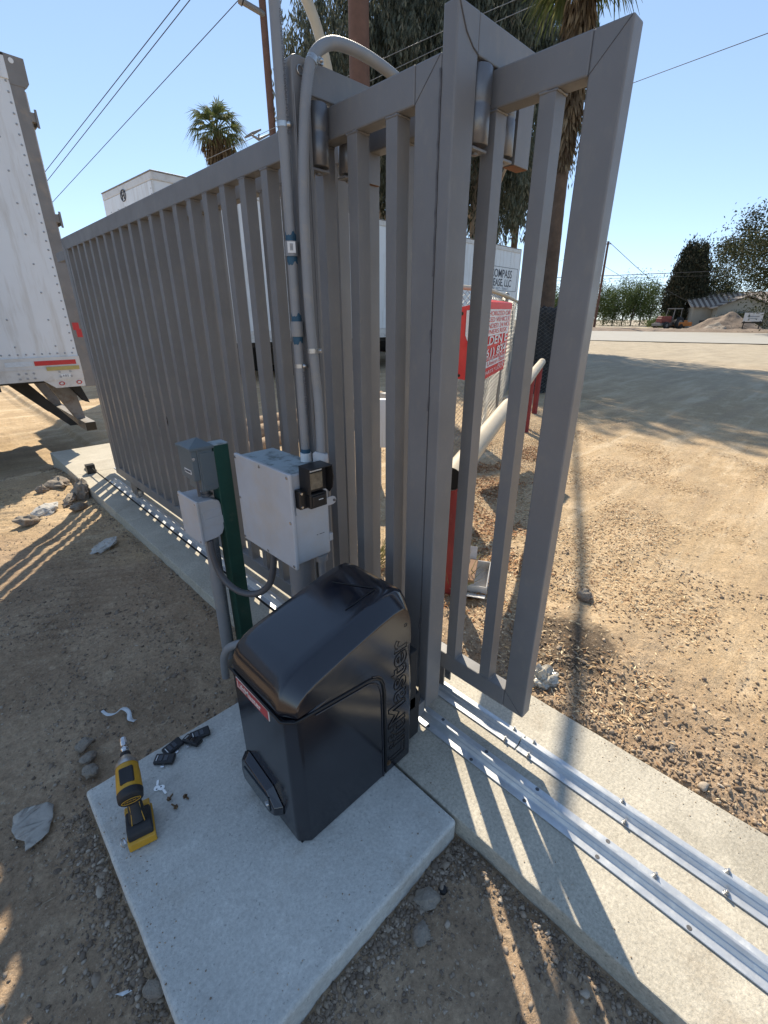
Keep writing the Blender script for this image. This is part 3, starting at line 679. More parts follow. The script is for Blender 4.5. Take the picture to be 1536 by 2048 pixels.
for z in (1.93, 1.307):
    mb = MB(); a = vd * .0; mb.cyl((.884, 1.293, z - .006), (.884, 1.293, z + .006), .0161, 24)
    c = Vector((.884, 1.293, z)) + (vd * .4 + rgt * .92).normalized() * .0165; mb.sphere(c, .0085, 0, 10, 6); part(mb, 'pipe_strap', 'galv_dark', pc)
mb = MB(); mb.obox(Vector((.884, 1.293, 1.640)) + vd * .0193, (.0115, .0006, .0145), Matrix(((rgt.x, vd.x, 0), (rgt.y, vd.y, 0), (0, 0, 1))))
part(mb, 'sticker', 'label_white', pc)
mb = MB()
for k in range(6): mb.obox(Vector((.884, 1.293, 1.633 + k * .003)) + vd * .0200, (.0045, .0003, .0008), Matrix(((rgt.x, vd.x, 0), (rgt.y, vd.y, 0), (0, 0, 1))))
part(mb, 'sticker_print', 'dark_ink', pc)

def cat(pts, k=12):
    pts = [Vector(p) for p in pts]; P = [pts[0]] + pts + [pts[-1]]; out = []
    for i in range(1, len(P) - 2):
        for j in range(k):
            t = j / k; a, b, c, d = P[i - 1], P[i], P[i + 1], P[i + 2]
            out.append(.5 * ((2 * b) + (c - a) * t + (2 * a - 5 * b + 4 * c - d) * t * t + (3 * b - a - 3 * c + d) * t ** 3))
    return out + [pts[-1]]
def ribbed(mb, pts, r, step=.006, amp=.0007, n=14):
    """corrugated tube"""
    L = [0]
    for a, b in zip(pts[:-1], pts[1:]): L.append(L[-1] + (b - a).length)
    out = []; rr = []; k = int(L[-1] / step * 2)
    for i in range(k + 1):
        s = L[-1] * i / k; j = max(0, min(len(pts) - 2, int(np.searchsorted(L, s)) - 1)); f = (s - L[j]) / max(1e-6, L[j + 1] - L[j])
        out.append(pts[j].lerp(pts[j + 1], min(1, f))); rr.append(r + (amp if i % 2 else -amp))
    mb.tube(out, rr, n)
fc = thing('flexible_conduit', 'grey flexible liquidtight conduit that loops over the top of the guide post', 'conduit', (.885, 1.205, 1.0))
mb = MB()
ribbed(mb, cat([(.886, 1.212, .985), (.889, 1.212, 1.03), (.905, 1.232, 1.20), (.899, 1.243, 1.45), (.902, 1.246, 1.70), (.915, 1.248, 1.87), (.934, 1.249, 2.0), (.962, 1.250, 2.078), (1.02, 1.252, 2.124), (1.10, 1.253, 2.138),
                 (1.20, 1.25, 2.132), (1.30, 1.248, 2.112), (1.40, 1.245, 2.07), (1.46, 1.24, 1.98), (1.48, 1.24, 1.8)], 10), .0148)
part(mb, 'hose', 'pvc', fc)
mb = MB(); mb.tube([(.886, 1.212, .985), (.886, 1.212, .998), (.887, 1.212, 1.000), (.8875, 1.213, 1.030), (.8885, 1.213, 1.033)], [.024, .024, .026, .026, .019], 20); part(mb, 'hose_fitting', 'boxgrey', fc)
for c_, ax in (((.960, 1.250, 2.072), (.5, 0, .86)), ((.9000, 1.2395, 1.355), (0, 0, 1))):
    mb = MB(); a = Vector(c_); d = Vector(ax).normalized(); mb.tube([a - d * .007, a + d * .007], .0164, 18, cap=False)
    q = a + Vector((-.018, -.014, 0)); mb.obox(a + rgt * .020, (.008, .005, .007), Matrix.Identity(3)); mb.sphere(a + rgt * .024 + vd * .006, .0055, 0, 8, 5)
    part(mb, 'hose_clamp', 'galv_dark', fc)
mb = MB(); mb.tube([(.932 + .010 * math.cos(a), 1.266, 2.050 + .010 * math.sin(a)) for a in np.linspace(0, 2 * math.pi, 17)], .0018, 6); part(mb, 'hose_clamp', 'galv_dark', fc)

# tan leaning conduit behind the guide post
# ================================================================== GREEN POST WITH OUTLET BOXES
gpst = thing('green_post', 'short dark green painted square post behind the small outlet boxes', 'post', (.765, 1.735, -.1))
mb = MB(); mb.box(.733, .797, 1.70, 1.764, -.30, .992); part(mb, 'post', 'green', gpst, bevel=.003)
mb = MB(); mb.box(.732, .798, 1.699, 1.765, .992, .996); part(mb, 'cap', 'boxtop', gpst)
ob = thing('outlet_box', 'dark grey weatherproof switch box with peaked lid, atop the small pale junction box', 'electrical box', (.68, 1.76, .80))
mb = MB(); mb.box(.643, .668, 1.703, 1.825, .865, .985); mb.box(.668, .730, 1.703, 1.825, .815, .985); part(mb, 'box_body', 'darkgrey', ob, bevel=.003)
mb = MB(); mb.box(.675, .733, 1.699, 1.703, .822, .972); mb.box(.686, .718, 1.6975, 1.6992, .838, .841); part(mb, 'side_flap', 'darkgrey', ob, bevel=.001, seg=1)
mb = MB(); pk = (.700, 1.765, 1.022); b4 = [(.638, 1.697, .985), (.736, 1.697, .985), (.736, 1.832, .985), (.638, 1.832, .985)]; t4 = [(x, y, .996) for x, y, z in b4]
mb.add(b4 + t4 + [pk], [(0, 1, 5, 4), (1, 2, 6, 5), (2, 3, 7, 6), (3, 0, 4, 7), (4, 5, 8), (5, 6, 8), (6, 7, 8), (7, 4, 8), (3, 2, 1, 0)]); part(mb, 'lid', 'darkgrey', ob, bevel=.0015, seg=1)
mb = MB(); mb.cyl((.650, 1.703, .955), (.650, 1.699, .955), .006, 12); part(mb, 'lid_screw', 'steel', ob)
mb = MB(); mb.box(.6420, .6430, 1.722, 1.783, .890, .907); part(mb, 'sticker', 'label_white', ob)
mb = MB()
for k in range(9): mb.box(.6414, .6420, 1.727 + k * .0058, 1.7305 + k * .0058, .894, .903)
part(mb, 'sticker_print', 'dark_ink', ob)
mb = MB(); mb.cyl((.700, 1.757, .785), (.700, 1.757, .817), .017, 14); mb.cyl((.700, 1.757, .782), (.700, 1.757, .792), .026, 6); mb.box(.650, .66, 1.71, 1.715, .80, .865); part(mb, 'nipple', 'gate_raw', ob)
lb = thing('junction_box', 'small pale grey junction box with ribbed sides, below the dark switch box', 'electrical box', (.69, 1.79, .60))
mb = MB(); q = [(.640, .602), (.640, .778), (.700, .778), (.728, .764), (.733, .745), (.733, .640), (.722, .618), (.700, .606)]
mb.prism(q, 'y', 1.706, 1.872); part(mb, 'box_body', 'boxgrey', lb, bevel=.004, seg=3)
mb = MB(); mb.box(.629, .640, 1.699, 1.880, .595, .785); lcov = part(mb, 'box_cover', 'boxgrey', lb, bevel=.003)
mb = MB(); mb.box(.651, .731, 1.7045, 1.7065, .700, .733); mb.box(.651, .734, 1.7040, 1.7062, .665, .6995); part(mb, 'side_rib', 'boxgrey', lb, bevel=.0008, seg=1)
for y, z in ((1.71, .772), (1.868, .772), (1.71, .608), (1.868, .608)): mb = MB(); mb.cyl((.6295, y, z), (.627, y, z), .004, 10); sub(mb, 'cover_screw', 'steel', lcov)
rp = thing('riser_conduit', 'thick grey PVC conduit rising from the dirt to the small junction box', 'conduit', (.686, 1.765, -.1))
mb = MB(); mb.tube([(.688, 1.768, -.2), (.692, 1.768, .2), (.695, 1.765, .606)], .0285, 24); part(mb, 'pipe', 'pvc', rp)
mb = MB(); mb.tube([(.6885, 1.768, -.09), (.689, 1.768, -.045)], .0305, 20); part(mb, 'pipe_strap', 'galv_dark', rp)
dd = Vector((.692, 1.768, 0)); a_ = (-dd).normalized(); q_ = Vector((0, 0, 1)).cross(a_)
ptext(rp, 'UNION CARBIDE RIGID NONMETALLIC PVC CONDUIT 1 1/2', .015, 'pvc_ink', 'printing', Vector((.6935, 1.7665, .57)) + (a_ * .9 + rgt * .43).normalized() * .0292 + q_ * .002, (0, 0, -1), q_)
lp = thing('flexible_conduit', 'dark grey flexible conduit looping between the small junction box and the large one', 'conduit', (.72, 1.6, .4))
mb = MB(); ribbed(mb, cat([(.668, 1.716, .60), (.668, 1.712, .53), (.680, 1.690, .44), (.705, 1.640, .385), (.735, 1.585, .37), (.765, 1.525, .39), (.785, 1.470, .45), (.795, 1.44, .55), (.797, 1.435, .655)], 10), .0135, .008, .0004)
part(mb, 'hose', mat('dark_grey_hose', (.10, .10, .105), .45, 0, .08), lp)
# small grey elbow behind operator
mb = MB(); mb.tube(cat([(.60, 1.62, -.02), (.60, 1.60, .10), (.62, 1.56, .17), (.67, 1.50, .19), (.70, 1.44, .13)], 8), .017, 14)
cl = thing('conduit_elbow', 'short curved grey conduit poking up behind the black gate operator', 'conduit', (.62, 1.58, -.05)); part(mb, 'pipe', 'pvc', cl)
# ================================================================== SMALL THINGS ON THE PAD
dr = thing('impact_driver', 'yellow and black cordless impact driver standing on its battery on the pad', 'power tool', (.10, 1.165, .002))
A = Vector((.050, .215, .035)).normalized()            # nose direction
UPD = Vector((0, 0, 1)); SD = A.cross(UPD).normalized(); U2 = SD.cross(A).normalized()
RT = Matrix((SD, A, U2)).transposed()                 # local x=side, y=nose, z=up
RB = Matrix((Vector((A.x, A.y, 0)).normalized().cross(UPD), Vector((A.x, A.y, 0)).normalized(), UPD)).transposed()
def lp3(x, y, z, c, m3): return Vector(c) + m3 @ Vector((x, y, z))
def lprism(mb, poly, x0, x1, c, m3, mi=0):     # poly in (y,z), extruded along side axis
    n = len(poly); vs = [lp3(x0, p[0], p[1], c, m3) for p in poly] + [lp3(x1, p[0], p[1], c, m3) for p in poly]
    mb.add(vs, [(i, (i + 1) % n, n + (i + 1) % n, n + i) for i in range(n)] + [tuple(range(n))[::-1], tuple(range(n, 2 * n))], mi)
B0 = (.101, 1.163, .002); H0 = (.112, 1.215, .178)
mb = MB(); lprism(mb, [(-.052, 0), (-.052, .020), (-.045, .024), (.052, .024), (.056, .018), (.056, 0)], -.036, .036, B0, RB); part(mb, 'battery_base', 'tool_black', dr, bevel=.003)
mb = MB(); lprism(mb, [(-.056, .004), (-.0555, .030), (-.048, .036), (.054, .036), (.054, .020), (-.046, .020), (-.048, .004)], -.0375, .0375, B0, RB); part(mb, 'battery', 'yellow', dr, bevel=.003)
mb = MB(); lprism(mb, [(-.050, .034), (-.047, .056), (-.030, .070), (.030, .066), (.056, .056), (.056, .034)], -.034, .034, B0, RB); part(mb, 'battery_foot', 'tool_black', dr, bevel=.006, seg=3)
mb = MB(); lprism(mb, [(.02, .058), (.052, .05), (.054, .060), (.03, .070)], -.0345, .0345, B0, RB); part(mb, 'foot_trim', 'yellow', dr, bevel=.002)
mb = MB(); gb = Vector(B0) + RB @ Vector((0, -.006, .062)); gt = Vector(H0) + RT @ Vector((0, -.020, -.030))
mb.tube([gb, gb.lerp(gt, .25), gb.lerp(gt, .6), gt], [.026, .0215, .0195, .024], 14); part(mb, 'grip', 'tool_black', dr)
mb = MB()
for s in (-1, 1): mb.tube([gb + RB @ Vector((s * .017, -.020, .008)), gb.lerp(gt, .4) + RB @ Vector((s * .013, -.0165, 0)), gb.lerp(gt, .85) + RB @ Vector((s * .014, -.0165, 0))], .0012, 6)
part(mb, 'grip_trim', 'yellow', dr)
mb = MB(); mb.tube([lp3(0, y, 0, H0, RT) for y in (-.058, -.054, -.04, .0, .035)], [.027, .033, .0345, .0335, .031], 20); part(mb, 'motor_housing', 'yellow', dr, smooth=True)
mb = MB(); mb.tube([lp3(0, y, -.001, H0, RT) for y in (-.072, -.069, -.050)], [.026, .0335, .0355], 20); part(mb, 'rear_cap', 'tool_black', dr)
mb = MB(); mb.obox(lp3(0, -.012, .0285, H0, RT), (.019, .026, .008), RT); part(mb, 'top_grip', 'tool_black', dr, bevel=.004)
mb = MB(); mb.tube([lp3(0, y, 0, H0, RT) for y in (.033, .045, .062, .070)], [.0325, .0315, .022, .016], 20); part(mb, 'gear_nose', 'galv_dark', dr)
mb = MB(); mb.tube([lp3(0, y, 0, H0, RT) for y in (.068, .085, .088)], [.017, .014, .010], 16); part(mb, 'nose_ring', 'tool_black', dr)
mb = MB(); mb.tube([lp3(0, y, 0, H0, RT) for y in (.086, .096, .0965, .106, .1065, .114, .1145, .140)], [.009, .009, .0115, .0115, .0095, .0095, .0105, .0105], 14); part(mb, 'socket_bit', 'steel', dr)
mb = MB(); nrm = -A; tl = .034
ov = [lp3(.025 * math.cos(a), -.0735, .011 * math.sin(a) - .004, H0, RT) for a in np.linspace(0, 2 * math.pi, 17)]; mb.tube(ov, .0011, 6); part(mb, 'maker_badge', 'yellow', dr)
ptext(dr, 'DEWALT', .0105, 'yellow', 'maker_lettering', lp3(-.0195, -.0732, -.008, H0, RT), SD, U2, xs=.95)
mb = MB(); c = lp3(-.040, -.030, .018, B0, RB); mb.tube([c, c + Vector((-.004, .006, .020)), c + Vector((-.014, -.002, .030)), c + Vector((-.016, -.010, .018)), c + Vector((-.010, -.012, .002))], .0014, 6); mb.obox(c + Vector((-.004, 0, .004)), (.003, .008, .006), RB)
part(mb, 'belt_clip', 'steel', dr)

def remote(nm, label, x, y, rz, tip, grp='small black remotes'):
    t = thing(nm, label, 'remote control', (x, y, .002), grp); m3 = Matrix.Rotation(rz, 3, 'Z') @ Matrix.Rotation(tip, 3, 'X')
    c0 = Vector((x, y, .012 + abs(math.sin(tip)) * .01))
    mb = MB(); mb.obox(c0, (.034, .018, .0075), m3); part(mb, 'case', 'black_matte', t, bevel=.0035, seg=3)
    for dx in (-.012, .006): mb = MB(); mb.obox(c0 + m3 @ Vector((dx, 0, .0078)), (.007, .011, .001), m3); part(mb, 'button', 'black', t, bevel=.001)
    mb = MB(); mb.obox(c0 + m3 @ Vector((-.025, .0, .0078)), (.0012, .010, .0003), m3); part(mb, 'maker_print', 'white_ink', t)
    mb = MB(); mb.obox(c0 + m3 @ Vector((.0, -.022, -.004)), (.006, .006, .0012), m3); part(mb, 'visor_clip', 'steel', t, bevel=.0006, seg=1)
    return t
remote('remote_control', 'small black remote lying nearest the keys, its clip towards the camera', .242, 1.357, R(-42), .1)
remote('remote_control', 'small black remote leaning on the one beside the keys', .282, 1.386, R(12), .28)
remote('remote_control', 'small black remote underneath the farthest remote, clip showing', .345, 1.365, R(-62), -.12)
remote('remote_control', 'small black remote farthest right of the pile, nearest the gate operator', .378, 1.372, R(-12), .2)

ky = thing('key_pair', 'pair of small silver keys lying near the remotes on the pad', 'keys', (.178, 1.275, .002))
for a, off in ((1.1, (0, 0)), (-1.5, (.012, -.010))):
    mb = MB(); cx, cy = .183 + off[0], 1.272 + off[1]; d = Vector((math.cos(a), math.sin(a), 0)); s_ = Vector((-d.y, d.x, 0))
    pts = [Vector((cx, cy, 0)) + Vector((math.cos(t), math.sin(t), 0)) * .010 for t in np.linspace(0, 2 * math.pi, 16, endpoint=False)]
    z0 = .003 + .0016 * (a < 0)
    mb.add([(p.x, p.y, z0) for p in pts] + [(p.x, p.y, z0 + .0015) for p in pts], [tuple(range(16))[::-1], tuple(range(16, 32))] + [(i, (i + 1) % 16, 16 + (i + 1) % 16, 16 + i) for i in range(16)])
    b0 = Vector((cx, cy, z0 + .0008)) + d * .009; mb.obox(b0 + d * .011, (.011, .0032, .0007), Matrix((d, s_, Vector((0, 0, 1)))).transposed())
    for k in range(4): mb.obox(b0 + d * (.006 + k * .0042) + s_ * .0036, (.0013, .0013, .0006), Matrix((d, s_, Vector((0, 0, 1)))).transposed())
    part(mb, 'key', 'key', ky)
    mb = MB(); mb.cyl((cx - d.x * .004, cy - d.y * .004, z0 + .0016), (cx - d.x * .004, cy - d.y * .004, z0 + .0019), .0026, 10); part(mb, 'key_hole', 'dark_ink', ky)
for i, (x, y, az, el, lab) in enumerate(((.196, 1.203, .5, 0, 'bronze screw lying beside the keys, pointing right'), (.203, 1.160, 2.4, .9, 'bronze hex screw standing on its head, nearest the driver battery'), (.238, 1.177, -1.3, 0, 'bronze screw lying farthest from the yellow driver'))):
    t = thing('hex_screw', lab, 'screw', (x, y, .002), 'loose bronze screws on the pad'); d = Vector((math.cos(az) * math.cos(el), math.sin(az) * math.cos(el), math.sin(el))); p = Vector((x, y, .0075))
    mb = MB(); mb.cyl(p - d * .003, p + d * .002, .0062, 6); mb.cyl(p + d * .002, p + d * .0032, .0078, 12); part(mb, 'head', 'brass', t)
    mb = MB(); pts = [p + d * (.003 + k * .0009) for k in range(19)]; mb.tube(pts, [.0029 if k % 2 else .0022 for k in range(19)], 8); part(mb, 'shank', 'brass', t)

# paper scraps etc on the dirt
def sheet(name, label, cat_, outline, z, m, wav=.006, seed=0, thick=0.0006):
    """crumpled flat scrap from an outline"""
    b = bmesh.new(); vs = [b.verts.new((x, y, 0)) for x, y in outline]; f = b.faces.new(vs)
    bmesh.ops.triangulate(b, faces=[f])
    for _ in range(4): bmesh.ops.subdivide_edges(b, edges=b.edges[:], cuts=1, use_grid_fill=False)
    for v in b.verts:
        v.co.z = z + wav * (noise.noise(Vector((v.co.x * 18 + seed, v.co.y * 18, 1))) + .5 * noise.noise(Vector((v.co.x * 50, v.co.y * 50, seed)))) + wav * .9
    me = bpy.data.meshes.new(name); b.to_mesh(me); b.free(); me.materials.append(M[m]); me.polygons.foreach_set('use_smooth', [True] * len(me.polygons))
    o = bpy.data.objects.new(name, me); C.objects.link(o); sd = o.modifiers.new('s', 'SOLIDIFY'); sd.thickness = thick; return tag(o, label, cat_)
sheet('paper_scrap', 'crumpled dusty sheet of paper lying on the dirt left of the pad', 'paper', [(-.185, 1.575), (-.155, 1.575), (-.095, 1.552), (-.080, 1.528), (-.092, 1.475), (-.112, 1.430), (-.150, 1.415), (-.176, 1.412), (-.172, 1.452), (-.190, 1.478), (-.197, 1.52)], -.078, 'paper', .006, 3)
mb = MB(); rp_ = cat([(.155, 1.850, -.066), (.165, 1.820, -.072), (.19, 1.800, -.070), (.218, 1.797, -.060), (.232, 1.765, -.064), (.225, 1.725, -.070), (.238, 1.700, -.068)], 5)
k = len(rp_); vs = []
for i, p in enumerate(rp_):
    t = (rp_[min(i + 1, k - 1)] - rp_[max(0, i - 1)]).normalized(); s_ = Vector((-t.y, t.x, .5 * math.sin(i * .4))).normalized(); wd = .006 + .006 * (i / k) ** 2; vs += [p + s_ * wd, p - s_ * wd]
mb.add(vs, [(2 * i, 2 * i + 1, 2 * i + 3, 2 * i + 2) for i in range(k - 1)], 0, True)
o = mb.build('wrapper_strip', 'ribbon'); o.modifiers.new('s', 'SOLIDIFY').thickness = .0008; tag(o, 'curled white plastic strip on the dark dirt beyond the pad', 'litter')
sheet('paper_sliver', 'thin white sliver of paper on the dirt at the lower left', 'litter', [(-.078, .865), (-.050, .850), (-.045, .842), (-.066, .848)], -.080, 'ribbon', .002, 8)
mb = MB(); mb.tube([(.669, .440, -.085), (.669, .440, -.070), (.669, .440, -.066)], [.0135, .0135, .011], 16); tag(mb.build('bottle_cap', 'black_matte'), 'dark round bottle cap on the dirt right of the pad', 'cap')
mb = MB(); mb.prism([(.452, .232), (.480, .236), (.486, .268), (.455, .262)], 'z', -.088, -.078); mb.cyl((.470, .235, -.083), (.474, .215, -.083), .006, 10); o = mb.build('plastic_bracket', 'paper', bevel=.003); tag(o, 'small translucent plastic bracket on the dirt at the bottom', 'litter')

# clear bag, carton, cardboard, rocks on the far side
b = bmesh.new(); bmesh.ops.create_icosphere(b, subdivisions=4, radius=1)
for v in b.verts:
    p = v.co.copy(); n_ = noise.noise(p * 2.3) * .35 + noise.noise(p * 6) * .18
    v.co = Vector((p.x * .070 * (1 + n_), p.y * .055 * (1 + n_), max(-.02, p.z * .045 * (1 + n_ * 2))))
me = bpy.data.meshes.new('plastic_bag'); b.to_mesh(me); b.free(); me.materials.append(M['bagm']); o = bpy.data.objects.new('plastic_bag', me); C.objects.link(o); o.location = (1.585, .625, -.01); o.rotation_euler = (0, 0, -.6)
tag(o, 'crumpled clear plastic bag at the far edge of the concrete strip', 'bag')
ct = thing('white_carton', 'torn white carton box lying on the leaves beyond the gate', 'box', (2.02, 1.28, -.03))
cr = Matrix.Rotation(R(28), 3, 'Z') @ Matrix.Rotation(R(-18), 3, 'Y'); cc = Vector((2.02, 1.30, .035))
mb = MB()
for c_, h_ in (((0, 0, -.035), (.10, .085, .002)), ((-.10, 0, 0), (.002, .085, .036)), ((0, -.085, 0), (.10, .002, .036)), ((0, .085, 0), (.10, .002, .036)), ((.10, 0, 0), (.002, .085, .036))): mb.obox(cc + cr @ Vector(c_), h_, cr)
part(mb, 'tray', 'carton', ct)
mb = MB(); m2 = cr @ Matrix.Rotation(R(40), 3, 'Y'); mb.obox(cc + cr @ Vector((-.145, 0, .005)), (.055, .085, .0015), m2); mb.obox(cc + cr @ Vector((.12, .05, .06)), (.05, .05, .0015), cr @ Matrix.Rotation(R(-50), 3, 'Y')); part(mb, 'flap', 'carton', ct)
cbd = thing('cardboard_scrap', 'folded brown cardboard piece resting on the white carton', 'cardboard', (2.0, 1.25, .05))
mb = MB(); mb.obox(cc + Vector((-.02, .0, .045)), (.085, .022, .014), cr); part(mb, 'folded_panel', 'cardboard', cbd, bevel=.001)
def rock(name, label, cat_, loc, size, m, seed, flat=.7, rz=0, sub_=4, edgy=.5, group=None):
    b = bmesh.new(); bmesh.ops.create_icosphere(b, subdivisions=sub_, radius=1)
    for v in b.verts:
        p = v.co.copy(); q = Vector((round(p.x * 1.6) / 1.6, round(p.y * 1.6) / 1.6, round(p.z * 1.6) / 1.6)); p = p.lerp(q, edgy)
        n_ = 1 + .28 * noise.noise(p * 1.3 + Vector((seed, 0, 0))) + .10 * noise.noise(p * 4 + Vector((0, seed, 0)))
        v.co = Vector((p.x * size[0] * n_, p.y * size[1] * n_, p.z * size[2] * n_))
    me = bpy.data.meshes.new(name); b.to_mesh(me); b.free(); me.materials.append(M[m]); o = bpy.data.objects.new(name, me); C.objects.link(o); o.location = loc; o.rotation_euler = (rnd.uniform(-.3, .3), rnd.uniform(-.3, .3), rz)
    return tag(o, label, cat_, group)
rock('rock', 'pale brown fist-sized rock on the sunlit dirt beyond the gate', 'rock', (2.37, .775, -.015), (.05, .042, .036), 'chunk', 3)
G_ = 'broken concrete beside the strip end'
rock('concrete_chunk', 'dark upright chunk of broken concrete touching the slab edge', 'rubble', (.765, 4.79, -.03), (0.068, 0.088, 0.111), 'chunk', 5, group=G_)
rock('concrete_chunk', 'pale flat slab of broken concrete, the whitest in the rubble', 'rubble', (.43, 4.58, -.06), (0.120, 0.072, 0.034), 'chunkwhite', 6, rz=.5, group=G_)
rock('concrete_chunk', 'broken concrete piece with a shaded hollow, nearest the photo edge', 'rubble', (.30, 4.42, -.06), (0.096, 0.064, 0.038), 'chunk', 7, rz=.3, group=G_)
rock('concrete_chunk', 'tilted thin slab of concrete just left of the dark upright chunk', 'rubble', (.64, 4.70, -.05), (0.096, 0.040, 0.025), 'chunk', 8, rz=1.0, group=G_)
rock('concrete_chunk', 'brown clod below the tilted slab in the rubble', 'rubble', (.66, 4.46, -.06), (0.104, 0.048, 0.038), 'chunk', 9, rz=.8, group=G_)
rock('concrete_chunk', 'small dark clod standing alone at the shadow of the trailer', 'rubble', (.52, 5.20, -.06), (0.048, 0.040, 0.047), 'chunk', 10, group=G_)
rock('concrete_chunk', 'low brown mound of rubble against the far end of the slab', 'rubble', (.68, 5.35, -.09), (0.112, 0.176, 0.076), 'chunk', 11, group=G_)
rock('concrete_chunk', 'blue-grey flat concrete lump on the shaded dirt by the slab', 'rubble', (.60, 3.50, -.06), (0.104, 0.072, 0.030), 'chunkwhite', 12, rz=.4, group=G_)
G_ = 'loose stones left of the pad'
for i, (x, y, s_, lab) in enumerate(((.055, 1.715, .024, 'oval grey stone farthest left of the pad'), (.055, 1.64, .026, 'flat angular stone between two others left of the pad'), (.045, 1.575, .027, 'grey stone nearest the pad corner, lowest of the three'),
                                   (.62, .455, .030, 'large rounded stone at the right corner of the pad'), (.545, .415, .022, 'stone in the row along the right side of the pad'), (.02, 1.06, .020, 'pale stone against the left edge of the pad by the driver'),
                                   (-.005, .80, .022, 'stone wedged at the lower left edge of the pad'), (1.60, .12, .030, 'grey stone at the far edge of the strip, lower right'))):
    rock('stone', lab, 'stone', (x, y, -.068 if x < 1 else -.02), (s_ * 1.25, s_, s_ * .7), 'chunk', 20 + i, rz=i * .9, group=G_ if i < 3 else None, edgy=.15)

# ================================================================== SCATTER (stuff)
def ico():
    t = (1 + 5 ** .5) / 2; v = np.array([(-1, t, 0), (1, t, 0), (-1, -t, 0), (1, -t, 0), (0, -1, t), (0, 1, t), (0, -1, -t), (0, 1, -t), (t, 0, -1), (t, 0, 1), (-t, 0, -1), (-t, 0, 1)], float)
    v /= np.linalg.norm(v[0]); f = np.array([(0, 11, 5), (0, 5, 1), (0, 1, 7), (0, 7, 10), (0, 10, 11), (1, 5, 9), (5, 11, 4), (11, 10, 2), (10, 7, 6), (7, 1, 8), (3, 9, 4), (3, 4, 2), (3, 2, 6), (3, 6, 8), (3, 8, 9), (4, 9, 5), (2, 4, 11), (6, 2, 10), (8, 6, 7), (9, 8, 1)])
    return v, f
def ico2():
    v, f = ico(); v = list(map(tuple, v)); cache = {}; out = []
    def mid(a, b):
        k = (min(a, b), max(a, b))
        if k not in cache:
            p = (np.array(v[a]) + np.array(v[b])); p /= np.linalg.norm(p); v.append(tuple(p)); cache[k] = len(v) - 1
        return cache[k]
    for a, b, c in f:
        x, y, z = mid(a, b), mid(b, c), mid(c, a); out += [(a, x, z), (b, y, x), (c, z, y), (x, y, z)]
    return np.array(v), np.array(out)
def unit(a): return a / (np.linalg.norm(a, axis=1, keepdims=True) + 1e-9)
def scatter_stones(name, pts, sizes, m, base, flat=.65):
    bv, bf = base; N = len(pts); nv = len(bv)
    jit = 1 + rng.normal(0, .20 if nv < 20 else .13, (N, nv, 1)); axs = unit(rng.normal(size=(N * 3, 3))).reshape(N, 3, 1, 3); cut = np.einsum('nkij,vj->nkv', axs, bv); jit = jit * np.min(np.where(cut > .55, .55 / np.maximum(cut, .56), 1), axis=1)[:, :, None]; sc3 = np.stack([rng.uniform(.8, 1.4, N), rng.uniform(.7, 1.1, N), rng.uniform(.45, .85, N)], 1)[:, None, :]
    v = bv[None] * jit * sc3 * np.asarray(sizes)[:, None, None]
    th = rng.uniform(0, 6.28, N); tx = rng.normal(0, .35, N)
    c, s = np.cos(tx)[:, None], np.sin(tx)[:, None]; y = v[:, :, 1] * c - v[:, :, 2] * s; z = v[:, :, 1] * s + v[:, :, 2] * c; v = np.stack([v[:, :, 0], y, z], 2)
    c, s = np.cos(th)[:, None], np.sin(th)[:, None]; x = v[:, :, 0] * c - v[:, :, 1] * s; y = v[:, :, 0] * s + v[:, :, 1] * c; v = np.stack([x, y, v[:, :, 2]], 2)
    v += np.asarray(pts)[:, None, :]
    f = (bf[None] + (np.arange(N) * nv)[:, None, None]).reshape(-1, 3)
    return npmesh(name, v.reshape(-1, 3), f, m, k=3)
def blocked(x, y):
    return (.815 < x < 1.465 and -2.6 < y < 6.45) or (0 < x < .822 and .50 < y < 1.44)
def pts_uniform(n, x0, x1, y0, y1, keep=None):
    out = []
    while len(out) < n:
        x, y = rnd.uniform(x0, x1), rnd.uniform(y0, y1)
        if blocked(x, y) or (keep and not keep(x, y)): continue
        out.append((x, y, gz(x, y)))
    return out
def edge_pts(n, a, b, nrmx, nrmy, spread):
    out = []
    for _ in range(n):
        t = rnd.random(); d = abs(rnd.gauss(0, spread)) + .004; x = a[0] + (b[0] - a[0]) * t + nrmx * d; y = a[1] + (b[1] - a[1]) * t + nrmy * d
        if not blocked(x, y): out.append((x, y, gz(x, y)))
    return out
clump = lambda x, y: noise.noise(Vector((x * 3.1, y * 3.1, 7))) > rnd.uniform(-.35, .45)
P1 = pts_uniform(7000, -.9, 1.0, .1, 3.2, clump) + pts_uniform(2500, -.5, 1.0, 3.2, 6.5, clump)
P1 += edge_pts(1500, (.005, .5), (.005, 1.44), -1, 0, .05) + edge_pts(700, (0, 1.44), (.82, 1.44), 0, 1, .03) + edge_pts(1400, (.2, .505), (.82, .505), 0, -1, .045) + edge_pts(1600, (.818, -.6), (.818, .5), -1, 0, .05) + edge_pts(1100, (.818, 1.5), (.818, 6.4), -1, 0, .04)
S1 = [abs(rnd.gauss(0, .0032)) + .0016 for _ in P1]; P1 = [(x, y, z + s * .25) for (x, y, z), s in zip(P1, S1)]
o = scatter_stones('gravel', P1, S1, 'stone', ico()); tag(o, 'small pebbles and clods scattered over the shaded dirt round the pad', 'gravel', kind='stuff')
